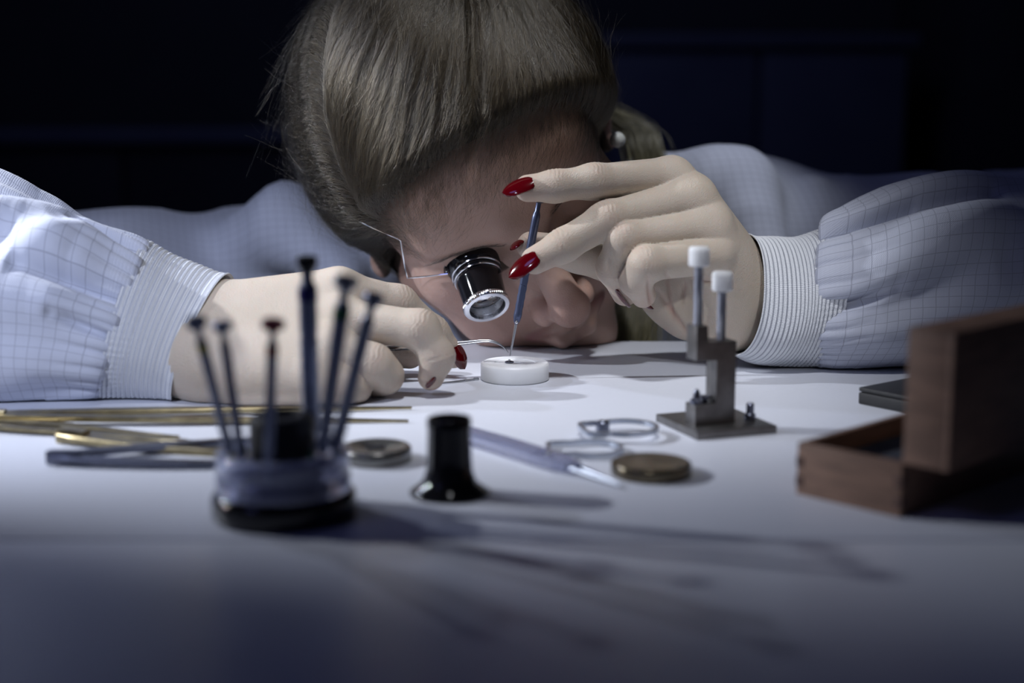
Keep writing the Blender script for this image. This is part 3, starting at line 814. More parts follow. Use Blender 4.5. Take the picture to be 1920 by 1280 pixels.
# ================================================================ coat: trunk, sleeves and knitted cuffs
def coat_trunk():
    F = Field((-0.75, 0.84, -0.60), (0.78, 1.46, 0.17), 0.006)
    A = lambda a, b, ra, rb, k=0.04: add(F, 'cone', (tuple(a), tuple(b), ra, rb), k)
    eR, eL = at(-420, 560, 0.92), at(2330, 545, 1.00)
    A(eR, at(200, 535, 1.02), .050, .047); A(at(200, 535, 1.02), (-.17, 1.10, 0.002), .047, .060)
    A(eL, at(1720, 480, 1.05), .055, .050); A(at(1720, 480, 1.05), (.17, 1.08, .030), .050, .066)
    A((-.17, 1.10, 0.002), (0, 1.14, .01), .060, .075); A((.17, 1.08, .03), (0, 1.14, .01), .066, .075)
    # folds standing up on the shoulders
    A(at(470, 445, 1.03), at(540, 420, 1.02), .022, .026, .02); A(at(540, 420, 1.02), at(640, 520, .99), .020, .016, .02)
    A(at(640, 420, 1.06), at(700, 480, 1.03), .028, .03, .02)
    A(at(1330, 345, 1.02), at(1400, 345, 1.02), .022, .022, .02); A(at(1390, 345, 1.01), at(1440, 520, .97), .022, .016, .02)
    A(at(1215, 340, 1.04), at(1300, 360, 1.03), .02, .024, .02)
    A(at(1524, 350, 1.04), at(1530, 480, 1.02), .008, .016, .014); A(at(1700, 400, 1.10), at(1850, 400, 1.12), .02, .022, .02)
    A(at(1800, 385, 1.14), at(2050, 360, 1.16), .02, .03, .02)
    A((-.07, 1.15, -.08), (-.05, 1.26, -.50), .115, .14); A((.07, 1.15, -.08), (.05, 1.26, -.50), .115, .14)
    V, Q = nets(F); V = V.astype(np.float64)
    n = np.zeros_like(V); fn = np.cross(V[Q[:, 2]] - V[Q[:, 0]], V[Q[:, 3]] - V[Q[:, 1]])
    for c in range(4): np.add.at(n, Q[:, c], fn)
    n /= np.linalg.norm(n, axis=1)[:, None] + 1e-12
    w_ = V + 0.02 * np.stack([np.sin(V[:, 1] * 22), np.sin(V[:, 2] * 27 + 1), np.sin(V[:, 0] * 19)], 1)
    g = np.sin(w_ @ np.array((38, 20, 30.))) + 0.6 * np.sin(w_ @ np.array((-25, 40, 62.)) + 1)
    V = V + n * (0.0035 * (1 - np.abs(g)))[:, None]
    uv = np.stack([V[:, 0] + V[:, 1] * .3, V[:, 2] + V[:, 1] * 0.6], 1)
    return V, Q, uv
Vc, Qc, uvc = coat_trunk(); Vc = clear_bench(Vc)
coat = mesh_np('coat', Vc, Qc, M_cloth, uv=uvc[Qc.ravel()]); place(coat, person)
coat['label'] = 'white coat with a fine dark check'

def loft(stations, n_v, n_u, disp=None, zmin=0.0009, a0=0.0, a1=2 * PI):
    """stations (top xyz, bottom xyz, depth half-width); returns points [n_v, n_u, 3], arc length, girth"""
    top = catmull([s[0] for s in stations], 40); bot = catmull([s[1] for s in stations], 40)
    dep = catmull([Vector((s[2], 0, 0)) for s in stations], 40)
    T = np.array([tuple(p) for p in top]); B = np.array([tuple(p) for p in bot]); Dp = np.array([p[0] for p in dep])
    C = (T + B) / 2
    L = np.concatenate([[0], np.cumsum(np.linalg.norm(np.diff(C, axis=0), axis=1))])
    s = np.linspace(0, L[-1], n_v)
    I = lambda A_: np.stack([np.interp(s, L, A_[:, i]) for i in range(3)], 1)
    T, B, C = I(T), I(B), I(C); Dp = np.interp(s, L, Dp)
    A_ = (T - B) / 2; ax = np.gradient(C, axis=0); ax /= np.linalg.norm(ax, axis=1)[:, None]
    Bv = np.cross(A_, ax); Bv /= np.linalg.norm(Bv, axis=1)[:, None]
    Bv *= np.where(Bv[:, 1] > 0, -1, 1)[:, None]         # towards the camera
    th = np.linspace(a0, a1, n_u, endpoint=False)
    e = 0.88
    ct = np.sign(np.cos(th)) * np.abs(np.cos(th)) ** e; st = np.sign(np.sin(th)) * np.abs(np.sin(th)) ** e
    ra = np.linalg.norm(A_, axis=1)
    P = C[:, None] + A_[:, None] * ct[None, :, None] + Bv[:, None] * (st[None, :] * Dp[:, None])[..., None]
    N = A_[:, None] / ra[:, None, None] * (np.cos(th) / 1)[None, :, None] + Bv[:, None] * np.sin(th)[None, :, None]
    if disp is not None:
        P = P + N * disp(th[None, :], s[:, None], s[-1])[..., None]
    P[..., 2] = np.where(P[..., 2] < zmin, zmin + 0.0006 * np.exp((P[..., 2] - zmin) / 0.006), P[..., 2])
    girth = 2 * PI * np.sqrt((ra ** 2 + Dp ** 2) / 2)
    return P, s, girth, th
def grid_mesh(name, P, s, girth, th, material, thick=0.0, vflip=False):
    nv, nu, _ = P.shape
    idx = np.arange(nv * nu).reshape(nv, nu)
    j, i = np.meshgrid(np.arange(nv - 1), np.arange(nu), indexing='ij'); i2 = (i + 1) % nu
    Q = np.stack([idx[j, i], idx[j, i2], idx[j + 1, i2], idx[j + 1, i]], -1).reshape(-1, 4)
    g = girth.mean()
    un = (i / nu * g); un2 = ((i + 1) / nu * g)
    UV = np.stack([np.stack([un, s[j]], -1), np.stack([un2, s[j]], -1), np.stack([un2, s[j + 1]], -1), np.stack([un, s[j + 1]], -1)], -2)
    return mesh_np(name, P.reshape(-1, 3), Q, material, uv=UV.reshape(-1, 2))
def S(t, b, d): return (at(*t), at(*b), d)
def fold(th, s, t0, s0, t1, s1, w, amp):
    """ridge (amp > 0) or valley along a segment in (angle*0.045, length)"""
    X, Y = th * 0.045, s; ax, ay, bx, by = t0 * 0.045, s0, t1 * 0.045, s1
    dx, dy = bx - ax, by - ay; L2 = dx * dx + dy * dy
    t = np.clip(((X - ax) * dx + (Y - ay) * dy) / L2, 0, 1)
    d = np.sqrt((X - ax - t * dx) ** 2 + (Y - ay - t * dy) ** 2)
    return amp * np.exp(-(d / w) ** 2) * (0.35 + 0.65 * np.sin(PI * np.clip(t, 0.08, 0.92)))

CR = [S((438, 537, .742), (324, 752, .688), .026), S((385, 520, .744), (280, 747, .688), .029), S((330, 500, .746), (232, 742, .687), .032),
      S((282, 470, .748), (185, 741, .686), .034)]
SR = [S((288, 478, .747), (192, 738, .688), .031), S((262, 455, .750), (160, 744, .684), .038), S((205, 430, .752), (95, 745, .683), .047), S((115, 398, .755), (20, 746, .682), .052),
      S((0, 368, .760), (-70, 746, .682), .054), S((-150, 362, .775), (-200, 746, .690), .054), S((-330, 380, .82), (-340, 742, .73), .052), S((-480, 420, .88), (-500, 700, .82), .05)]
CL = [S((1386, 446, .792), (1384, 660, .768), .026), S((1425, 450, .798), (1425, 680, .769), .029), S((1480, 452, .806), (1478, 686, .772), .031),
      S((1545, 428, .814), (1536, 689, .776), .034)]
SL = [S((1538, 434, .812), (1528, 684, .778), .031), S((1562, 408, .816), (1556, 691, .774), .038), S((1612, 385, .824), (1605, 692, .774), .045), S((1700, 362, .838), (1700, 692, .778), .050),
      S((1800, 352, .855), (1800, 692, .788), .052), S((1950, 358, .885), (1950, 690, .81), .054), S((2120, 380, .93), (2120, 680, .86), .055), S((2330, 420, .99), (2330, 660, .95), .055)]
def cuff_disp(th, s, L):
    d = 0.00026 * np.sin(2 * PI * s / 0.0026) * np.ones_like(th)
    d = d + 0.00022 * np.sin(70 * th) * np.clip((s - L * 0.55) / (L * 0.35), 0, 1)
    d = d + 0.0014 * np.exp(-((s) / 0.003) ** 2) + 0.0009 * np.sin(3 * th + s * 60) * np.clip(s / 0.02, 0, 1)
    return d
def sleeve_disp(seed, folds, gk=1.0):
    r = random.Random(seed); ph = [r.uniform(0, 6.28) for _ in range(8)]
    def f(th, s, L):
        gz = np.exp(-(s / 0.017) ** 1.5)
        pl = np.abs(np.sin(19 * th + 1.5 * np.sin(3 * th + ph[0]) + ph[1])) ** 0.45
        d = (pl - 0.6) * 0.0042 * gk * gz * np.clip(s / 0.002, 0.0, 1)
        pl2 = np.sin(9 * th + ph[2] + 8 * s); d = d + 0.0022 * gk * pl2 * np.exp(-((s - 0.02) / 0.022) ** 2)
        d = d + 0.0016 * np.sin(3 * th + ph[3] + 26 * s) * np.clip(s / 0.03, 0, 1) + 0.0011 * np.sin(5 * th - ph[4] - 37 * s) * np.clip(s / 0.03, 0, 1)
        for a in folds: d = d + 1.5 * fold(th, s, *a)
        return d
    return f
HPI = PI / 2
foldsR = [(1.15, .0, 1.0, .03, .0035, -.0065), (1.75, .0, 1.7, .045, .004, -.0075), (2.2, .0, 2.1, .025, .003, -.005), (.2, .02, .6, .09, .007, -.006), (0.35, .015, 1.15, .095, .009, -.0075), (0.15, .05, .75, .125, .011, .006), (1.2, .035, 1.75, .075, .008, -.0070), (1.55, .02, 1.35, .06, .010, .0060),
          (2.0, .03, 2.2, .12, .011, .005), (0.9, .10, 1.7, .16, .012, -.006), (1.55, .09, 2.1, .15, .010, -.0045), (.55, .0, .75, .03, .007, -.006)]
foldsL = [(1.0, .0, .95, .04, .0035, -.006), (2.0, .0, 1.95, .02, .003, -.004), (1.05, .004, .95, .085, .006, -.0065), (.7, .01, .65, .12, .012, .0035), (1.4, .01, 1.25, .12, .013, .004), (2.05, .002, 1.9, .03, .004, -.003),
          (2.25, .02, 1.75, .085, .011, -.0055), (1.0, .10, 1.5, .20, .02, -.004)]
for nm, st, n_v, n_u, dsp, m_, par, lab in (
        ('sleeve', SR, 330, 300, sleeve_disp(3, foldsR), M_cloth, coat, None), ('sleeve', SL, 330, 300, sleeve_disp(5, foldsL, 0.6), M_cloth, coat, None),
        ('cuff', CR, 230, 300, cuff_disp, M_cuff, coat, 'white rib-knit cuff'), ('cuff', CL, 230, 300, cuff_disp, M_cuff, coat, 'white rib-knit cuff')):
    P, s, g, th = loft(st, n_v, n_u, dsp)
    if nm == 'cuff':   # hem turned inside
        c = P[0].mean(0); inner = []
        for k in range(1, 9):
            inner.append(c + (P[min(2 * k, n_v - 1)] - P[min(2 * k, n_v - 1)].mean(0)) * (0.985 - 0.035 * min(k, 3) / 3) + (P[min(3 * k, n_v - 1)].mean(0) - c))
        P = np.concatenate([np.array(inner[::-1]), P]); s = np.concatenate([-(np.arange(8, 0, -1)) * 0.0004, s]); g = np.concatenate([g[:8], g])
    o = grid_mesh(nm, P, s, g, th, m_)
    o.parent = par
    if lab: o['label'] = lab
# ================================================================ room and workbench
def slab(name, lo, hi, m, parent=None, bev=0.0):
    bm = bmesh.new(); box(bm, lo, hi, bev=bev); return finish(name, bm, m, parent)
tag(slab('floor', (-3.2, -1.6, -0.80), (3.2, 4.2, -0.75), M_floor), kind='structure')
tag(slab('wall_back', (-3.2, 4.15, -0.75), (3.2, 4.25, 1.95), M_wall), kind='structure')
tag(slab('wall_left', (-3.25, -1.6, -0.75), (-3.15, 4.2, 1.95), M_wall), kind='structure')
tag(slab('wall_right', (3.15, -1.6, -0.75), (3.25, 4.2, 1.95), M_wall), kind='structure')
tag(slab('ceiling', (-3.2, -1.6, 1.95), (3.2, 4.2, 2.0), M_wall), kind='structure')

TE = 0.868       # far edge of the bench top
JY = 0.462       # joint between the two boards of the top
bench = tag(empty('workbench', (0, 0.4, -0.75)), 'pale laminate workbench top that everything lies on', 'workbench')
for lo, hi in (((-1.0, JY + 0.0006, -0.028), (1.0, TE, 0.0)), ((-1.0, -0.15, -0.028), (1.0, JY - 0.0006, 0.0))):
    bm = bmesh.new(); box(bm, lo, hi, bev=0.0009); place(finish('tabletop', bm, M_table), bench)
bm = bmesh.new(); box(bm, (-0.98, -0.12, -0.06), (0.98, TE - 0.04, -0.028)); place(finish('bench_frame', bm, M_furndark), bench)
for x in (-0.93, 0.93):
    for y in (-0.08, 0.78):
        bm = bmesh.new(); box(bm, (x - .025, y - .025, -0.75), (x + .025, y + .025, -0.06), bev=.003); place(finish('leg', bm, M_furndark), bench)

# dim furniture far behind
def furniture(name, label, cat, lo, hi, m, top=None, n=3):
    r = tag(empty(name, ((lo[0] + hi[0]) / 2, (lo[1] + hi[1]) / 2, lo[2])), label, cat)
    bm = bmesh.new(); box(bm, lo, (hi[0], hi[1], hi[2] - 0.03), bev=.004); place(finish('carcass', bm, m), r)
    bm = bmesh.new(); box(bm, (lo[0] - .02, lo[1] - .03, hi[2] - .03), (hi[0] + .02, hi[1], hi[2]), bev=.003); place(finish('worktop', bm, top or m), r)
    for k in range(n):
        a = lo[0] + (hi[0] - lo[0]) * k / n; b = lo[0] + (hi[0] - lo[0]) * (k + 1) / n
        bm = bmesh.new(); box(bm, (a + .006, lo[1] - .02, lo[2] + .06), (b - .006, lo[1], hi[2] - .04), bev=.002); place(finish('cabinet_door', bm, m), r)
    return r
furniture('low_cabinet', 'dark low cabinet with a bluish top in the gloom behind at the left', 'cabinet', (-1.75, 3.2, -.75), (-.42, 3.75, 0.085), M_furndark, M_furn)
furniture('low_cabinet', 'blue grey cabinet in the gloom behind at the right of the head', 'cabinet', (.22, 3.3, -.75), (.90, 3.8, 0.30), M_furn, M_furn, 2)
furniture('tall_cabinet', 'tall black cabinet in the gloom at the far right', 'cabinet', (1.0, 3.2, -.75), (1.9, 3.8, 1.0), M_furndark, M_furndark, 2)

# ================================================================ tools and parts on the bench
def thing(name, loc, label, cat, group=None, rotz=0.0): return tag(empty(name, loc, rotz), label, cat, group)

# ---- white round block
c = Vector((0.0015, 0.745, 0)); t = thing('work_block', c, 'small round white plastic block under the tip of the held screwdriver', 'block')
bm = bmesh.new(); R = .0182
lathe(bm, [(R - .0008, 0), (R, .0006), (R, .0084), (R - .0006, .0092), (R - .0012, .0094), (R - .0016, .0092), (.011, .0091), (.0105, .0088), (.004, .0088), (.0036, .0084), (.0001, .0084)], 96, Matrix.Translation(c), cap1=True)
place(finish('disc', bm, M_white, angle=25), t)
w_ = at(955, 664, .7445); w_.z = 0.0090
t = thing('watch_part', w_, 'tiny dark metal watch part lying on the white block', 'watch part')
bm = bmesh.new(); lathe(bm, [(.0022, 0), (.0024, .0002), (.0024, .0006), (.0016, .0009), (.0010, .0009)], 24, Matrix.Translation(w_)); place(finish('wheel', bm, M_darksteel), t)
bm = bmesh.new(); lathe(bm, [(.0006, .0008), (.0006, .0016), (.0003, .0018)], 12, Matrix.Translation(w_)); place(finish('pin', bm, M_steel), t)

# ---- screwdrivers
def screwdriver(name, tip, top, r, label, cat='screwdriver', group=None, ring=None, body=M_bluesteel, head=M_darksteel, held=False, capr=1.9, blade=0.16, red=False):
    tip, top = Vector(tip), Vector(top); L = (top - tip).length; M = axis_matrix(tip, top)
    t = thing(name, tip, label, cat, group)
    bl = blade * L
    bm = bmesh.new(); lathe(bm, [(r * .16, 0), (r * .20, bl * .15), (r * .26, bl * .5), (r * .34, bl)], 16, M); place(finish('blade', bm, M_steel), t)
    h0, h1 = bl, L * (0.93 if not held else 0.965)
    def knurl(th, rr, z): return rr * (1 + 0.05 * math.cos(8 * th)) if h0 + .12 * L < z < h0 + .5 * L else rr
    prof = [(r * .34, h0), (r * .75, h0 + .02 * L), (r, h0 + .05 * L)]
    for k in range(24):
        z = h0 + .07 * L + (h1 - h0 - .16 * L) * k / 23
        prof.append((r * (1.0 if k % 2 == 0 or k > 15 else 0.90), z))
    prof += [(r * .9, h1 - .07 * L), (r * .62, h1 - .05 * L), (r * .62, h1)]
    bm = bmesh.new(); lathe(bm, prof, 24, M, rad=knurl); place(finish('handle', bm, body), t)
    if ring:
        bm = bmesh.new(); lathe(bm, [(r * 1.03, h1 - .145 * L), (r * 1.06, h1 - .14 * L), (r * 1.06, h1 - .085 * L), (r * 1.03, h1 - .08 * L)], 24, M); place(finish('colour_ring', bm, ring), t)
    bm = bmesh.new()
    if held: lathe(bm, [(r * .7, h1), (r * 1.1, h1 + .004 * L), (r * 1.1, L - .003 * L), (r * .8, L)], 24, M)
    else: lathe(bm, [(r * .65, h1 - .01 * L), (r * .9, h1 + .004 * L), (r * capr, h1 + .028 * L), (r * capr, L - .012 * L), (r * capr * .85, L), (r * capr * .5, L), (r * capr * .4, L - .008 * L)], 28, M)
    place(finish('swivel_cap', bm, head), t)
    return t
t = screwdriver('screwdriver', at(956.5, 667, .7455), at(1012, 370, .7505), .0022, 'thin blue-grey screwdriver held upright in the raised hand, tip on the white block', body=M_tool, held=True, blade=0.20)
bm = bmesh.new(); cdot = at(968.5, 604, .7435); bmesh.ops.create_uvsphere(bm, u_segments=14, v_segments=8, radius=.0009, matrix=Matrix.Translation(cdot)); place(finish('set_screw', bm, M_chrome), t)

SB = Vector((-.0815, .4925, 0))
t = thing('screwdriver_stand', SB, 'round screwdriver stand with black base, clear ring and black centre post', 'tool stand')
bm = bmesh.new(); lathe(bm, [(.0245, 0), (.0258, .0010), (.0258, .0066), (.0256, .0076), (.0251, .0084), (.0244, .0090), (.0236, .0094), (.0150, .0094)], 96, Matrix.Translation(SB)); place(finish('base', bm, M_black, angle=70), t)
bm = bmesh.new(); o_ = Matrix.Translation(SB)
prof = [(.0180, .0096), (.0236, .0096), (.0238, .0110), (.0238, .0150), (.0229, .0154), (.0229, .0162), (.0238, .0166), (.0238, .0218), (.0236, .0228), (.0231, .0236), (.0224, .0242), (.0212, .0244), (.0207, .0236), (.0205, .0170), (.0180, .0165), (.0140, .0163), (.0140, .0096)]
lathe(bm, prof + [prof[0]], 96, o_, cap0=False, cap1=False); bmesh.ops.remove_doubles(bm, verts=bm.verts, dist=1e-6); place(finish('clear_ring', bm, M_clear, angle=70), t)
bm = bmesh.new(); lathe(bm, [(.0118, .0096), (.0118, .0340), (.0108, .0360), (.0090, .0368), (.0070, .0368), (.0066, .0345), (.0001, .0345)], 64, o_); place(finish('centre_post', bm, M_blackmatt, angle=30), t)
bm = bmesh.new(); lathe(bm, [(.0138, .0096), (.0138, .0175), (.0126, .0180), (.0120, .0178)], 64, o_); place(finish('holder_core', bm, M_blackmatt, angle=30), t)
drv = [  # foot angle deg, foot radius, top px, top py, top Y, r, ring, label, head
 (188, .0172, 366, 597, .470, .0019, M_yellow, 'thin screwdriver with a yellow ring leaning far left in the stand', M_bluesteel, M_bluesteel, 1.8),
 (228, .0172, 415, 603, .478, .0018, None, 'thin steel screwdriver, second from the left in the stand', M_bluesteel, M_bluesteel, 1.9),
 (262, .0172, 512, 600, .466, .0019, M_red, 'screwdriver with a dark red cap at the front of the stand', M_red, M_bluesteel, 2.1),
 (62, .0172, 575, 480, .505, .0033, M_blue, 'tallest thick screwdriver with a dark blue ring and flat cap in the stand', M_black, M_bluesteel, 1.15),
 (325, .0172, 650, 518, .480, .0026, M_green, 'long screwdriver with a green ring leaning right in the stand', M_steel, M_bluesteel, 1.6),
 (352, .0172, 702, 550, .487, .0024, None, 'rightmost screwdriver in the stand with a small round cap', M_bluesteel, M_bluesteel, 1.5)]
for a, fr, px, py, Y, r, ring, lab, hd, bd, cr in drv:
    f = SB + Vector((fr * math.cos(math.radians(a)), fr * math.sin(math.radians(a)), .0172))
    screwdriver('screwdriver', f, at(px, py, Y), r, lab, group='screwdrivers in the stand', ring=ring, head=hd, body=bd, capr=cr, blade=.10)
# small coloured bits lying in the clear ring
for k, (a, m_, L, nm, lb) in enumerate(((150, M_yellow, .006, 'blade_tube', 'yellow'), (205, M_yellow, .005, 'blade_tube', 'dull yellow'), (322, M_green, .007, 'blade_tube', 'green'))):
    p = SB + Vector((.0170 * math.cos(math.radians(a)), .0170 * math.sin(math.radians(a)), .0190))
    bm = bmesh.new(); lathe(bm, [(.0008, 0), (.0012, .0004), (.0012, L - .0004), (.0008, L)], 12, axis_matrix(p, p + Vector((-.4, .3, 1)))); o = place(finish(nm, bm, m_), t); o['label'] = 'small %s tube standing in the ring' % lb

# ---- black loupe standing on its flared rim
c = tab(841, 925); c = Vector((-.0235, .5195, 0))
t = thing('eyeglass_loupe', c, 'black watchmaker loupe standing upright on its flared rim', 'loupe')
bm = bmesh.new()
prof = [(.0150, 0), (.0152, .0006), (.0150, .0014), (.0125, .0028), (.0100, .0052), (.0088, .0090), (.0084, .0140), (.0082, .0240), (.0084, .0256), (.0084, .0286), (.0078, .0294), (.0066, .0294), (.0064, .0270), (.0070, .0120), (.0100, .0032), (.0140, .0006)]
lathe(bm, prof + [prof[0]], 80, Matrix.Translation(c), cap0=False, cap1=False); bmesh.ops.remove_doubles(bm, verts=bm.verts, dist=1e-6)
place(finish('body', bm, M_black, angle=70), t)
bm = bmesh.new(); lathe(bm, [(.0064, .0245), (.0030, .0262), (.0001, .0266)], 40, Matrix.Translation(c), cap0=False); lathe(bm, [(.0064, .0240), (.0001, .0238)], 40, Matrix.Translation(c), cap0=False)
place(finish('lens', bm, M_lens), t)

M_discsteel = mat('polished_grey_steel', (0.24, 0.235, 0.22), 0.27, 0.8)
# ---- steel disc left of it
c = Vector((-.0560, .5705, 0)); t = thing('steel_disc', c, 'flat round steel disc with a recessed centre behind the black loupe', 'disc')
bm = bmesh.new(); lathe(bm, [(.0142, 0), (.0147, .0005), (.0147, .0050), (.0139, .0060), (.0112, .0060), (.0108, .0056), (.0060, .0056), (.0056, .0050), (.0001, .0050)], 80, Matrix.Translation(c)); place(finish('disc', bm, M_discsteel, angle=60), t)
bm = bmesh.new(); box(bm, (-.004, -.0008, .0051), (.004, .0008, .0062), Matrix.Translation(c), bev=.0002); place(finish('slot_bar', bm, M_darksteel), t)

# ---- brass disc
c = Vector((.0552, .5480, 0)); t = thing('brass_disc', c, 'thick brown brass disc lying in front of the steel fixture', 'disc')
bm = bmesh.new(); lathe(bm, [(.0155, 0), (.0161, .0006), (.0161, .0038), (.0160, .0044), (.0157, .0048), (.0152, .0051), (.0146, .0052), (.0001, .0052)], 80, Matrix.Translation(c)); place(finish('disc', bm, M_brassdisc, angle=60), t)

# ---- movement holder of two springy jaws
c = tab(1130, 815); t = thing('movement_holder', c, 'flat steel movement holder of two joined looped jaws beside the fixture', 'clamp')
def loop(cx, cy, scale, rot, z0, hgt, wid, m):
    """closed band: round on the right, stepped square neck on the left"""
    base = []
    for k in range(41):
        a = math.radians(-128 + 256 * k / 40); base.append((.0125 * math.cos(a), .0125 * math.sin(a)))
    base += [(-.0105, .0105), (-.0150, .0098), (-.0172, .0080), (-.0178, .0050), (-.0178, -.0050), (-.0172, -.0080), (-.0150, -.0098), (-.0105, -.0105)]
    n = len(base); M = Matrix.Translation((cx, cy, 0)) @ Matrix.Rotation(rot, 4, 'Z') @ Matrix.Diagonal((scale, scale, 1, 1))
    bm = bmesh.new(); rings = []
    for off_, z in ((0, z0), (0, z0 + hgt), (-wid, z0 + hgt), (-wid, z0)):
        ring = []
        for i in range(n):
            x, y = base[i]; x0, y0 = base[i - 1]; x1, y1 = base[(i + 1) % n]
            tx, ty = x1 - x0, y1 - y0; l = math.hypot(tx, ty); nx, ny = ty / l, -tx / l
            ring.append(bm.verts.new(M @ Vector((x + nx * off_, y + ny * off_, z))))
        rings.append(ring)
    for q in range(4):
        a, b = rings[q], rings[(q + 1) % 4]
        for i in range(n): bm.faces.new((a[i], a[(i + 1) % n], b[(i + 1) % n], b[i]))
    return finish('jaw', bm, m, angle=30)
M_holder = add_noise(mat('satin_steel', (0.50, 0.54, 0.62), 0.3, 0.9), 300, None, None, 0.05, 0.0002, rough_var=(0.25, 0.4))
pA, pB = tab(1174, 818), tab(1096, 848)
place(loop(pA.x, pA.y, 1.16, math.radians(10), .0030, .0020, .0018, M_holder), t)
place(loop(pB.x + .003, pB.y, 1.08, math.radians(2), .0008, .0020, .0018, M_holder), t)
ps = tab(1130, 815); bm = bmesh.new(); lathe(bm, [(.0030, .0005), (.0030, .0058), (.0024, .0064), (.0008, .0064)], 24, Matrix.Translation((ps.x, ps.y, 0))); place(finish('clamp_screw', bm, M_darksteel), t)

# ---- clear plastic tweezers lying behind the black loupe
A_, B_, C_ = tab(862, 812, .002), tab(1082, 880, .002), tab(1150, 907, .002)
t = thing('plastic_tweezers', A_, 'clear plastic tool with a thin pointed tip lying between loupe and brass disc', 'tool')
M = axis_matrix(A_, B_); L = (B_ - A_).length
d = (B_ - A_).normalized(); s = Vector((0, 0, 1)).cross(d); MM = Matrix(((d.x, s.x, 0, A_.x), (d.y, s.y, 0, A_.y), (d.z, s.z, 1, 0.0004), (0, 0, 0, 1)))
bm = bmesh.new()
hwp = [(0, .0058), (L * .3, .0064), (L * .7, .0062), (L * .88, .0055), (L * 1.0, .0026)]
outl = [(x, w) for x, w in hwp] + [(x, -w) for x, w in hwp[::-1]]
Mr = MM @ Matrix(((1, 0, 0, 0), (0, 0, 1, 0), (0, 1, 0, 0), (0, 0, 0, 1)))
prism(bm, outl, 0.0, .0042, Mr, bev=.0006); place(finish('body', bm, M_frost, angle=30), t)
bm = bmesh.new(); box(bm, (L * .10, -.0030, .0043), (L * .72, .0030, .0050), MM, bev=.0003); o = place(finish('grip_ridge', bm, M_frost), t)
for sg in (-1, 1):
    bm = bmesh.new(); tube(bm, [MM @ Vector((L * .93, sg * .0018, .0026)), MM @ Vector((L * 1.12, sg * .0016, .0016)), MM @ Vector((L * 1.32, sg * .0004, .0009))], [.0014, .0009, .0004], 10, flat=.7); place(finish('tip', bm, M_holder), t)
bm = bmesh.new(); lathe(bm, [(.0016, 0), (.0016, .0009), (.0012, .0012)], 20, MM @ Matrix.Translation((L * .78, 0, .0042))); place(finish('rivet', bm, M_steel), t)

# ---- pinning fixture: base plate, cranked frame, two threaded screws with white knobs
ex = Vector((.937, .35, 0)); ey = Vector((-.35, .937, 0))
O = tab(1303, 800, .0035); O.z = 0
FM = Matrix(((ex.x, ey.x, 0, O.x), (ex.y, ey.y, 0, O.y), (0, 0, 1, 0), (0, 0, 0, 1)))
t = thing('press_fixture', O, 'small grey steel press fixture with two white-capped threaded screws', 'fixture')
bm = bmesh.new(); box(bm, (-.0045, -.0105, 0), (.0355, .0300, .0036), FM, bev=.0004); place(finish('base_plate', bm, M_grey), t)
bm = bmesh.new()
prism(bm, [(0, .0036), (.0200, .0036), (.0200, .0410), (.0055, .0410), (.0055, .0485), (0, .0485), (0, .0330), (.0105, .0330), (.0105, .0130), (0, .0130)], 0, .0095, FM, bev=.0003)
place(finish('frame', bm, M_grey), t)
def threaded(u, v, z0, z1, cap0, cap1):
    M = FM @ Matrix.Translation((u, v, 0)); n = int((z1 - z0) / .00035); prof = []
    for k in range(n + 1): prof.append((.0021 if k % 2 else .00185, z0 + (z1 - z0) * k / n))
    bm = bmesh.new(); lathe(bm, prof, 24, M); o = place(finish('threaded_rod', bm, M_rod, angle=20), t)
    bm = bmesh.new(); lathe(bm, [(.0040, cap0), (.0046, cap0 + .0006), (.0046, cap1 - .0010), (.0040, cap1), (.0001, cap1 + .0001)], 32, M); o = place(finish('knob', bm, M_white, angle=30), t); o['label'] = 'round white plastic cap'
threaded(.0028, .0048, .0480, .0760, .0745, .0830)
threaded(.0146, .0048, .0405, .0640, .0630, .0715)
def bolt(u, v, z, prof, m=M_darksteel):
    bm = bmesh.new(); lathe(bm, prof, 20, FM @ Matrix.Translation((u, v, z))); place(finish('bolt', bm, m), t)
bolt(.0030, .0046, .0130, [(.0030, 0), (.0030, .0016), (.0017, .0024), (.0015, .0050), (.0008, .0062), (.0002, .0066)])
bolt(.0080, .0060, .0130, [(.0012, 0), (.0012, .0012), (.0022, .0016), (.0022, .0030)])
bolt(.0300, .0040, .0036, [(.0026, 0), (.0026, .0026), (.0018, .0032), (.0018, .0072), (.0012, .0078)])

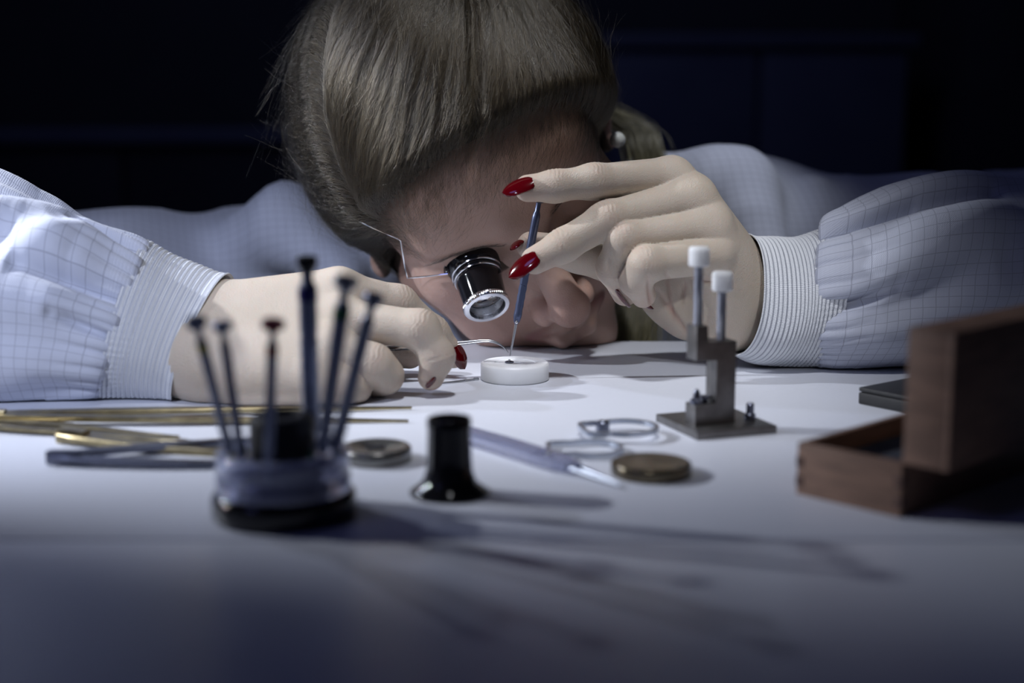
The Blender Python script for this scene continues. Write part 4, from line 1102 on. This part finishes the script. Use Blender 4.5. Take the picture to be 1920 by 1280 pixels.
# ---- tweezers
def strip(bm, pts, w, h):
    """flat bar along pts; w half-widths (horizontal), h half-thicknesses"""
    n = len(pts); rings = []
    for i, p in enumerate(pts):
        p = Vector(p); d = (Vector(pts[min(i + 1, n - 1)]) - Vector(pts[max(i - 1, 0)])).normalized()
        s = d.cross(Vector((0, 0, 1))); s.normalize(); u = s.cross(d)
        a, b = w[i], h[i]
        rings.append([bm.verts.new(p + s * x * a + u * y * b) for x, y in ((-1, -.6), (-.85, -1), (.85, -1), (1, -.6), (1, .6), (.85, 1), (-.85, 1), (-1, .6))])
    for a, b in zip(rings, rings[1:]):
        for k in range(8): bm.faces.new((a[k], a[(k + 1) % 8], b[(k + 1) % 8], b[k]))
    bm.faces.new(rings[0][::-1]); bm.faces.new(rings[-1])
def tweezers(label, back, tipA, tipB, material, w=.004, h=.0008, bow=.004, lift=.0, name='tweezers', n=24, tipw=.0005):
    back, tipA, tipB = Vector(back), Vector(tipA), Vector(tipB)
    t = thing(name, back, label, 'tweezers')
    mid = (tipA + tipB) / 2; d = (mid - back).normalized(); s = Vector((0, 0, 1)).cross(d)
    for sg, tp in ((1, tipA), (-1, tipB)):
        pts, W, H = [], [], []
        for k in range(n + 1):
            v = k / n; p = back.lerp(tp, v) + s * sg * bow * math.sin(PI * min(1, v * 1.15)) * (1 - v) ** .3 if v < .87 else back.lerp(tp, v)
            p = p + s * sg * .0012 * (1 - v)
            pts.append(p); ww = w * (1 if v < .45 else max(0, 1 - (v - .45) / .55) ** .8)
            W.append(max(tipw, ww * (.75 + .25 * min(1, v / .1)))); H.append(h * (1 if v < .7 else 1 - .5 * (v - .7) / .3))
        bm = bmesh.new(); strip(bm, pts, W, H); place(finish('arm', bm, material), t)
    bm = bmesh.new(); e = back + d * .012
    strip(bm, [back - d * .002, back, e], [w * .5, w * .8, w * .8], [h * 1.9, h * 2.2, h * 2.0]); place(finish('joint', bm, material), t)
    return t
tweezers('brass tweezers with open arms lying at the left edge under the sleeve', tab(-150, 780, .003), tab(336, 818, .0012), tab(345, 826, .0010), M_brass, w=.0040, bow=.004)
tweezers('long brass and steel tweezers lying behind the screwdriver stand, fine tips right', tab(-40, 778, .004), tab(772, 764, .0012), tab(766, 789, .0010), M_brass, w=.0034, bow=.003, h=.0012)
tweezers('short worn brass tweezers pointing right behind the dark pair', tab(116, 816, .003), tab(430, 838, .0012), tab(470, 856, .0010), M_brass, w=.0040, h=.0016, bow=.002)
tweezers('dark steel tweezers nearest the camera left of the stand', tab(96, 857, .003), tab(560, 818, .003), tab(570, 872, .0012), M_darksteel, w=.0030, h=.0013, bow=.003)

# held tweezers with a curved tip
hb, hc = at(700, 655, .750), at(815, 648, .7450)
t = thing('curved_tweezers', hb, 'fine steel tweezers with a curved tip held in the hand resting on the bench', 'tweezers')
for dz, dy in ((.0011, 0), (-.0006, -.0016)):
    p = catmull([hb + Vector((0, 0, dz)), hc + Vector((0, dy, dz)), at(868, 643, .745) + Vector((0, dy * .7, dz * .6)), at(915, 639, .745) + Vector((0, dy * .5, dz * .4)), at(940, 647, .745) + Vector((0, dy * .3, dz * .2)), at(953, 661, .7448)], 6)
    n = len(p); bm = bmesh.new(); strip(bm, p, [.0016 * (1 - .8 * k / (n - 1)) for k in range(n)], [.0005 * (1 - .5 * k / (n - 1)) for k in range(n)]); place(finish('arm', bm, M_steel), t)
# thin pin lying left of the block
p0, p1 = tab(822, 719, .0006), tab(897, 710, .0006)
t = thing('steel_pin', p0, 'thin straight steel pin lying on the bench left of the white block', 'pin')
bm = bmesh.new(); tube(bm, [p0, p0.lerp(p1, .5), p1], [.0003, .0005, .0005], 10); place(finish('shaft', bm, M_steel), t)
bm = bmesh.new(); tube(bm, [p1 - (p1 - p0) * .12, p1], [.0008, .0008], 12); place(finish('collar', bm, M_steel), t)

# ---- wooden box, open, lid upright
BA, BB = Vector((.1375, .487, 0)), Vector((.1070, .5190, 0))
u_ = (BB - BA).normalized(); L_ = (BB - BA).length; v_ = Vector((-u_.y, u_.x, 0)); v_ = -v_ if v_.y < 0 else v_
BM = Matrix(((u_.x, v_.x, 0, BA.x), (u_.y, v_.y, 0, BA.y), (0, 0, 1, 0), (0, 0, 0, 1)))
t = thing('wooden_box', BA, 'small open wooden box with finger joints and upright lid at the right edge', 'box')
LB, HB, TH = .115, .0200, .0028
for nm, lo, hi in (('end_panel', (0, 0, .0), (L_, TH, HB)), ('end_panel', (0, LB - TH, 0), (L_, LB, HB)), ('side_panel', (0, TH, 0), (TH, LB - TH, HB)), ('side_panel', (L_ - TH, TH, 0), (L_, LB - TH, HB)), ('bottom', (TH, TH, .0005), (L_ - TH, LB - TH, .003))):
    bm = bmesh.new(); box(bm, lo, hi, BM, bev=.0003); place(finish(nm, bm, M_wood), t)
bm = bmesh.new(); box(bm, (TH, TH, .003), (L_ - TH, LB - TH, .0125), BM, bev=.0006); o = place(finish('lining', bm, M_lining), t); o['label'] = 'dark padded lining'
for x0 in (-.0003, L_ - TH):
    for k in range(2):
        bm = bmesh.new(); box(bm, (x0, -.0002, .0035 + k * .0075), (x0 + TH + .0003, TH, .0072 + k * .0075), BM, bev=.0001); place(finish('finger_joint', bm, M_wooddark), t)
# lid swung up over the near long side
LZ, LH, LD = HB, .0485, .0155
for nm, lo, hi in (('lid_end', (-LD, 0, LZ), (0, TH, LZ + LH)), ('lid_end', (-LD, LB - TH, LZ), (0, LB, LZ + LH)), ('lid_top_edge', (-LD, TH, LZ + LH - TH), (0, LB - TH, LZ + LH)), ('lid_bottom_edge', (-LD, TH, LZ), (0, LB - TH, LZ + TH)), ('lid_panel', (-LD - .0022, 0, LZ), (-LD, LB, LZ + LH))):
    bm = bmesh.new(); box(bm, lo, hi, BM, bev=.0003); place(finish(nm, bm, M_wood), t)
for y in (.02, LB - .03):
    bm = bmesh.new(); tube(bm, [BM @ Vector((-.0006, y, LZ)), BM @ Vector((-.0006, y + .010, LZ))], .0011, 12); place(finish('hinge', bm, M_brass), t)
# a dark case behind the box
c = tab(1690, 772); t = thing('dark_case', c, 'low black case sticking out behind the open wooden box', 'case')
M = Matrix.Translation(c + Vector((.020, .024, 0))) @ Matrix.Rotation(math.radians(38), 4, 'Z')
bm = bmesh.new(); box(bm, (-.032, -.018, 0), (.032, .018, .006), M, bev=.001); place(finish('tray', bm, M_blackmatt), t)
bm = bmesh.new(); box(bm, (-.032, -.018, .0062), (.032, .018, .0085), M, bev=.001); place(finish('lid', bm, M_blackmatt), t)

# ================================================================ loupe on its wire headband
rc = at(914, 577, .788)
ldir = ((VR * .30 - VU * .95).normalized() * math.sin(math.radians(56)) - VF * math.cos(math.radians(56))).normalized()
M = axis_matrix(rc, rc - ldir)       # z runs from the front ring to the eye
t = thing('head_loupe', rc, 'black and chrome loupe on a thin wire headband worn over one eye', 'loupe')
bm = bmesh.new(); prof = [(.0112, .0030), (.0122, .0028), (.0124, .006), (.0131, .018), (.0136, .0205), (.0128, .0210), (.0128, .0222), (.0140, .0226), (.0142, .0240), (.0134, .0246), (.0134, .0254), (.0146, .0260), (.0152, .0280), (.0166, .0310), (.0172, .0380), (.0172, .0420), (.0164, .0420), (.0158, .0330), (.0118, .0200)]
lathe(bm, prof + [prof[0]], 72, M, cap0=False, cap1=False); bmesh.ops.remove_doubles(bm, verts=bm.verts, dist=1e-6); place(finish('barrel', bm, M_black, angle=70), t)
bm = bmesh.new()
def kn(th, r, z): return r * (1 + .012 * (1 if math.sin(70 * th) > 0 else -1)) if .0010 < z < .0030 and r > .0125 else r
prof = [(.0104, .0), (.0126, .0), (.0132, .0006), (.0134, .0012), (.0134, .0028), (.0128, .0034), (.0108, .0036), (.0100, .0030)]
lathe(bm, prof + [prof[0]], 280, M, cap0=False, cap1=False, rad=kn); bmesh.ops.remove_doubles(bm, verts=bm.verts, dist=1e-6); place(finish('front_ring', bm, M_chrome, angle=30), t)
for z0, r0 in ((.0216, .0136), (.0250, .0142)):
    bm = bmesh.new(); pts = [M @ Vector((r0 * math.cos(2 * PI * k / 64), r0 * math.sin(2 * PI * k / 64), z0)) for k in range(65)]
    tube(bm, pts, .00055, 8, up=M.to_3x3() @ Vector((0, 0, 1)), cap=False); bmesh.ops.remove_doubles(bm, verts=bm.verts, dist=1e-6); place(finish('clamp_wire', bm, M_chrome), t)
bm = bmesh.new(); lathe(bm, [(.0104, .0085), (.0060, .0068), (.0001, .0062)], 48, M, cap0=False); lathe(bm, [(.0104, .0090), (.0060, .0105), (.0001, .0110)], 48, M, cap0=False); place(finish('lens', bm, M_lens), t)
bm = bmesh.new(); lathe(bm, [(.0107, .0032), (.0108, .0084)], 48, M, cap0=False, cap1=False); place(finish('inner_sleeve', bm, M_steel), t)
k0 = M @ Vector((0, 0, 0)); cl = at(838, 505, .805)
bm = bmesh.new(); tube(bm, [at(842, 492, .806), at(850, 512, .806), at(862, 540, .806)], .0006, 8); tube(bm, [at(862, 540, .806), M @ (Vector((-.0138, 0, .0222)))], .0006, 8); place(finish('wire_clip', bm, M_chrome), t)
bm = bmesh.new(); lathe(bm, [(.0028, -.004), (.0040, -.002), (.0042, .003), (.0030, .005)], 20, axis_matrix(at(843, 500, .808), at(870, 492, .812))); place(finish('hinge_block', bm, M_black), t)
wire = [at(840, 513, .804), at(800, 518, .808), at(764, 521, .806), at(760, 505, .805), at(752, 452, .797), at(748, 448, .797), at(715, 434, .795), at(680, 418, .797), at(640, 393, .803), at(597, 352, .816), at(560, 312, .832), at(536, 275, .852), at(528, 240, .872), at(531, 205, .892),
        at(548, 160, .93), at(600, 100, .98), at(700, 60, 1.02), at(840, 60, 1.04)]
pts = wire[:2] + catmull(wire[1:3], 4)[1:] + catmull(wire[3:5], 4) + catmull(wire[5:], 8)
bm = bmesh.new(); tube(bm, pts, .00048, 8); place(finish('wire_band', bm, M_chrome), t)
